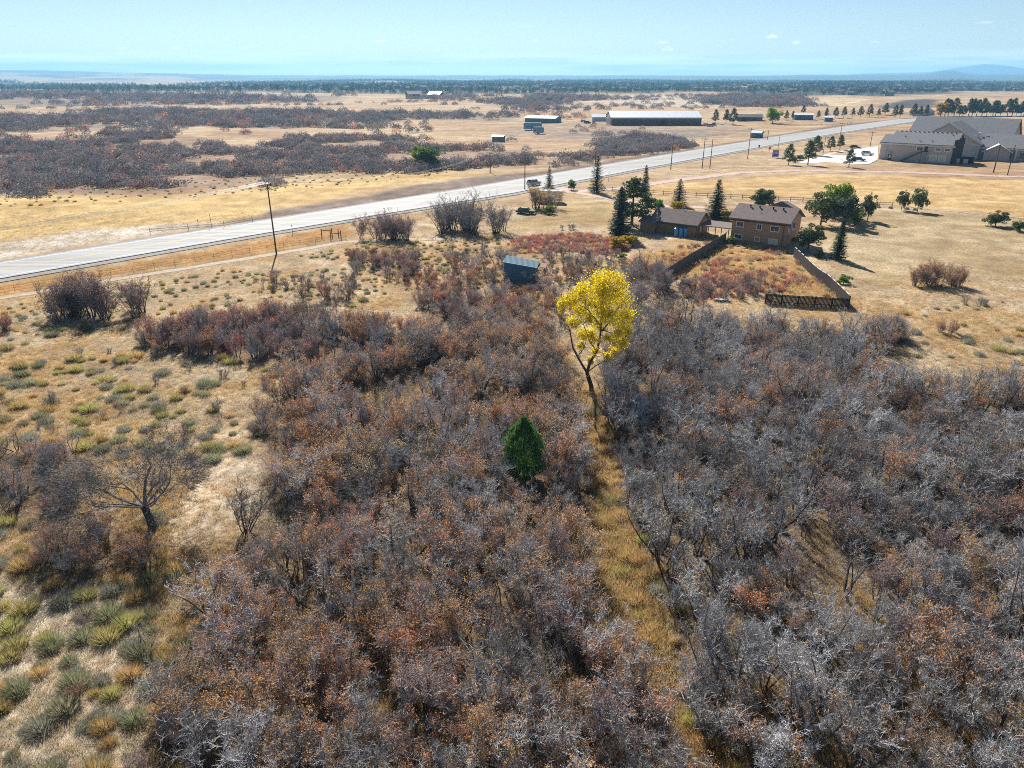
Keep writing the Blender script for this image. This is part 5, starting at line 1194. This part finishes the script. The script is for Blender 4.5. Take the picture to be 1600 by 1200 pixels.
e = empty('utility_pole', (off_b.x, off_b.y, H(off_b.x, off_b.y)), R(-41), 'utility pole farther down the verge carrying wires to the tall pole', 'utility pole'); MB().tube((0, 0, -.5), (0, 0, 12.5), .16, .1, 8).build('shaft', 'pole', e); MB().box(-1.2, 1.2, -.06, .06, 11.9, 12.05).build('crossarm', 'pole', e)
def wires(a, b2, label, n=4, sag=.022):
    A, B = POLES[a], POLES[b2]
    for k in range(min(len(A), len(B), n)):
        mb = MB(); pts = [A[k].lerp(B[k], u / 14) - Vector((0, 0, (A[k] - B[k]).length * sag * 4 * (u / 14) * (1 - u / 14))) for u in range(15)]
        for p, q_ in zip(pts[:-1], pts[1:]): mb.tube(p, q_, .022, .022, 4, False)
        o = mb.build('power_line', 'wire'); tag(o, label, 'power line', label)
wires('z', 'a', 'overhead wire running from the tall leaning pole along the highway', 4); wires('a', 'c', 'overhead wire crossing the highway to the dirt bank pole', 3)
wires('c', 'd', 'overhead wire along the far side of the highway', 3); wires('b', 'e', 'overhead wire from the russet oak pole to the barn pole', 3); wires('e', 'h', 'overhead wire along the grass verge poles', 3); wires('d', 'k', 'overhead wire over the far verge toward the church', 3)

# ------------------------------------------------------------------ fences
def rail_fence(name, line_px, spacing, label, rails=(.45, .95), post_h=1.25, rr=.06, pm='rail', rm='rail'):
    ln = [P(*p) for p in line_px]; L = sum((b2 - a).length for a, b2 in zip(ln[:-1], ln[1:])); pts = even([(p.x, p.y) for p in ln], max(2, int(L / spacing) + 1))
    o0 = Vector((*pts[0], H(*pts[0]))); e = empty(name, o0, 0, label, 'fence'); pv = None
    pm_ = MB().tube((0, 0, -.4), (0, 0, post_h), rr * 1.3, rr * 1.2, 6).mesh('post', pm)
    for (x, y) in pts:
        p = Vector((x, y, H(x, y))) - o0; c = child('post', pm_, e); c.location = p
        if pv is not None:
            for z_ in rails: MB().tube(pv + Vector((0, 0, z_)), p + Vector((0, 0, z_ + .03)), rr, rr * .8, 5).build('rail', rm, e)
        pv = p
    return e
rail_fence('split_rail_fence', [(942, 297), (1015, 303), (1086, 308), (1145, 310), (1230, 314), (1345, 322), (1394, 323)], 3.0, 'brown split rail fence behind the house and conifers')
rail_fence('paddock_fence', [(1225, 197), (1260, 197.5), (1300, 196), (1330, 194)], 4, 'thin dark paddock fence in front of the blue barn')
rail_fence('wire_fence', [(-60, 471), (0, 461), (120, 441), (300, 413), (400, 396), (480, 383), (540, 373)], 3.2, 'thin post and wire fence along the near highway verge', (.35, .75, 1.1), 1.25, .022, 'post', 'wire')
rail_fence('garden_fence', [(858, 399), (880, 398), (903, 405)], 2.2, 'short weathered rail fence in the brush past the blue shed', (.4, .75, 1.1), 1.4, .05, 'post', 'post')
rail_fence('verge_fence', [(235, 366), (260, 364), (330, 358), (345, 357.5), (395, 348)], 6, 'sparse post fence on the far highway verge', (.6, 1.0), 1.5, .04, 'post', 'post')
b = P(517, 374); e = empty('fence_brace', b, R(10), 'wooden h shaped fence brace posts in orange grass by the highway', 'fence brace')
for x_, y_, hh in ((-1.9, 2.5, 1.7), (0, 0, 1.9), (.15, 2.2, 1.8), (2.0, 0, 1.7), (1.4, 2.6, 1.5)): MB().tube((x_, y_, -.4), (x_, y_, hh), .10, .09, 7).build('post', 'post', e)
MB().tube((0, 0, 1.1), (2.0, 0, 1.15), .07, .07, 6).build('brace_rail', 'post', e); MB().tube((-1.9, 2.5, 1.3), (.15, 2.2, 1.4), .07, .07, 6).build('brace_rail', 'post', e)
def plank_fence(line_px, hgt, m, label, step=2.4, cap=None):
    ln = [P(*p) for p in line_px]; L = sum((b2 - a).length for a, b2 in zip(ln[:-1], ln[1:])); n = max(2, round(L / step) + 1); pts = even([(p.x, p.y) for p in ln], n)
    o0 = Vector((*pts[0], H(*pts[0]))); e = empty('plank_fence', o0, 0, label, 'fence'); q = random.Random(int(line_px[0][0]))
    P3 = [Vector((x, y, H(x, y))) - o0 for x, y in pts]
    for p in P3: MB().box(p.x - .06, p.x + .06, p.y - .06, p.y + .06, p.z - .5, p.z + hgt + .06).build('post', m, e)
    for a, b2 in zip(P3[:-1], P3[1:]):
        d = (b2 - a); d.z = 0; w_ = d.length; d.normalize(); nv = Vector((-d.y, d.x, 0)); nb = int(w_ / .16); mb = MB()
        for k in range(nb):
            u0, u1 = (k + .06) / nb, (k + .94) / nb; pa = a.lerp(b2, u0); pb_ = a.lerp(b2, u1); top = hgt + q.uniform(-.03, .03); off = nv * (-.08 + q.uniform(-.008, .008))
            mb.slab([pa + off + Vector((0, 0, -.2)), pb_ + off + Vector((0, 0, -.2)), pb_ + off + Vector((0, 0, top)), pa + off + Vector((0, 0, top))], nv * .022)
        pan = mb.build('panel', m, e); mb = MB()
        for z_ in (.35, hgt - .3): mb.slab([a + Vector((0, 0, z_)), b2 + Vector((0, 0, z_)), b2 + Vector((0, 0, z_ + .09)), a + Vector((0, 0, z_ + .09))], nv * -.045)
        mb.build('stringer', m, pan)
        if cap: MB().slab([a.lerp(b2, .12) + nv * -.1 + Vector((0, 0, hgt + .05)), a.lerp(b2, .75) + nv * -.1 + Vector((0, 0, hgt + .05)), a.lerp(b2, .75) + nv * .02 + Vector((0, 0, hgt + .05)), a.lerp(b2, .12) + nv * .02 + Vector((0, 0, hgt + .05))], (0, 0, .04)).build('cap_board', cap, pan)  # broken pale strips: sunlight along the fence top put into colour and shape
plank_fence([(1034, 440), (1080, 411), (1133, 378)], 1.85, 'fence_grey', 'grey plank fence descending from the breezeway into the brush')
plank_fence([(1240, 402), (1268, 430), (1297, 453), (1325, 482)], 1.8, 'fence_brown', 'dark plank fence with painted sunlit cap running from the house to the yard corner', 2.4, 'church_trim')
plank_fence([(1325, 483), (1260, 479), (1195, 475)], 1.5, 'fence_brown', 'dark plank fence along the bottom of the yard above the thicket')
plank_fence([(1062, 452), (1086, 456)], 1.1, 'fence_brown', 'short broken picket fence standing in the brush')
b = P(1127, 469); q = random.Random(3); o = MB(); 
for k in range(9):
    a_, r_ = k * .7, .5 + .4 * q.random(); o.slab([(cos(a_) * .2, sin(a_) * .2, .1), (cos(a_) * r_ * 1.6, sin(a_) * r_, .05), (cos(a_ + .6) * r_ * 1.6, sin(a_ + .6) * r_, .3 * q.random())], (0, 0, .12))
tag(o.build('rubbish_heap', 'trim_white', None, b + Vector((0, 0, .1))), 'heap of white sheet rubbish in the brush above the thicket', 'rubbish heap')

# ------------------------------------------------------------------ signs, lamp, marker posts, boulders
b, hh = from_px(1211, 246, 234); e = empty('purple_sign', b, R(8), 'purple banner sign with rows of pale lettering by the highway', 'sign')
for x_ in (-1.15, 1.15): MB().box(x_ - .06, x_ + .06, -.06, .06, -.3, hh).build('post', 'post', e)
bd = MB().box(-1.35, 1.35, -.11, -.061, .25, hh).build('board', 'sign_purple', e)
q = random.Random(9)
for rw, (z_, hg) in enumerate(((hh - .55, .28), (hh - 1.1, .34), (hh - 1.6, .26), (.5, .16))):
    mb = MB(); x_ = -1.1
    while x_ < 1.0:
        w_ = q.uniform(.12, .34); mb.box(x_, min(1.12, x_ + w_), -.118, -.111, z_, z_ + hg); x_ += w_ + .12
    mb.build('lettering', 'trim_white', bd)
b = P(1202, 238); e = empty('warning_sign', b, R(5), 'orange diamond warning sign on a post next to the purple sign', 'sign'); MB().tube((0, 0, -.3), (0, 0, 2.3), .05, .05, 6).build('post', 'post', e)
MB().slab([(0, -.08, 1.0), (.75, -.08, 1.75), (0, -.08, 2.5), (-.75, -.08, 1.75)], (0, .03, 0)).build('plate', 'sign_orange', e)
b = P(1185.5, 236); e = empty('road_sign', b, 0, 'small sign seen from its dark back beside the highway', 'sign'); MB().tube((0, 0, -.3), (0, 0, 2.4), .05, .05, 6).build('post', 'post', e); MB().box(-.35, .35, .06, .09, 1.7, 2.5).build('plate', 'steel_dark', e)
b, hh = from_px(1285, 246, 214); e = empty('lot_lamp', b, 0, 'tall parking lot lamp post with a single arm', 'lamp post'); MB().tube((0, 0, -.1), (0, 0, hh), .11, .07, 8).build('shaft', 'steel_dark', e); MB().box(0, 1.2, -.05, .05, hh - .1, hh).build('arm', 'steel_dark', e); MB().box(.7, 1.5, -.2, .2, hh - .22, hh - .101).build('lamp_head', 'steel_dark', e); MB().tube((0, 0, -.2), (0, 0, .6), .3, .3, 10).build('footing', 'concrete', e)
for px, pt, pb, lb in ((457.5, 351, 366, 'thin marker post at the highway shoulder by the tall pole'), (951, 269, 284, 'thin marker post at the highway shoulder by the spruce'), (331, 335, 356.5, 'thin marker post on the far highway shoulder'), (310, 343, 352, 'orange topped marker post on the far highway shoulder')):
    b, hh = from_px(px, pb, pt); e = empty('marker_post', b, 0, lb, 'post'); MB().tube((0, 0, -.3), (0, 0, hh), .05, .05, 6).build('shaft', 'post', e); MB().box(-.09, .09, -.07, -.05, hh - .35, hh).build('reflector', 'sign_orange' if 'orange' in lb else 'paint_white', e)
for k, (px, py) in enumerate(((1371, 324), (1391, 325.5), (1416, 327), (1428, 328))):
    q = random.Random(k); mb = MB(); r_ = .55; vs = []; 
    for j in range(3):
        for i in range(8): a_ = i * pi / 4; rr = r_ * (1, .85, .4)[j] * (.8 + .4 * q.random()); vs.append((cos(a_) * rr * 1.3, sin(a_) * rr, (-.15, .25, .48)[j] + .06 * q.random()))
    mb.add(vs, [(j * 8 + i, j * 8 + (i + 1) % 8, j * 8 + 8 + (i + 1) % 8, j * 8 + 8 + i) for j in range(2) for i in range(8)] + [tuple(range(16, 24))])
    tag(mb.build('boulder', 'rock', None, P(px, py)), 'pale boulder by the end of the split rail fence', 'boulder', 'boulders by the rail fence')

# ------------------------------------------------------------------ haze
mb = MB(); mb.box(-15500, 15500, -1500, 15500, -60, 215); o = mb.build('haze', 'mountain'); o['kind'] = 'stuff'; tag(o, 'pale blue haze filling the air over the plain', 'haze')
hm = bpy.data.materials.new('haze'); hm.use_nodes = True; t = hm.node_tree; t.nodes.clear(); ov = N(t, 'ShaderNodeOutputMaterial'); pv = N(t, 'ShaderNodeVolumePrincipled')
pv.inputs['Color'].default_value = (.30, .66, 1.0, 1); pv.inputs['Density'].default_value = 1.25e-4; pv.inputs['Anisotropy'].default_value = 0.2
t.links.new(pv.outputs[0], ov.inputs['Volume']); o.data.materials.clear(); o.data.materials.append(hm)
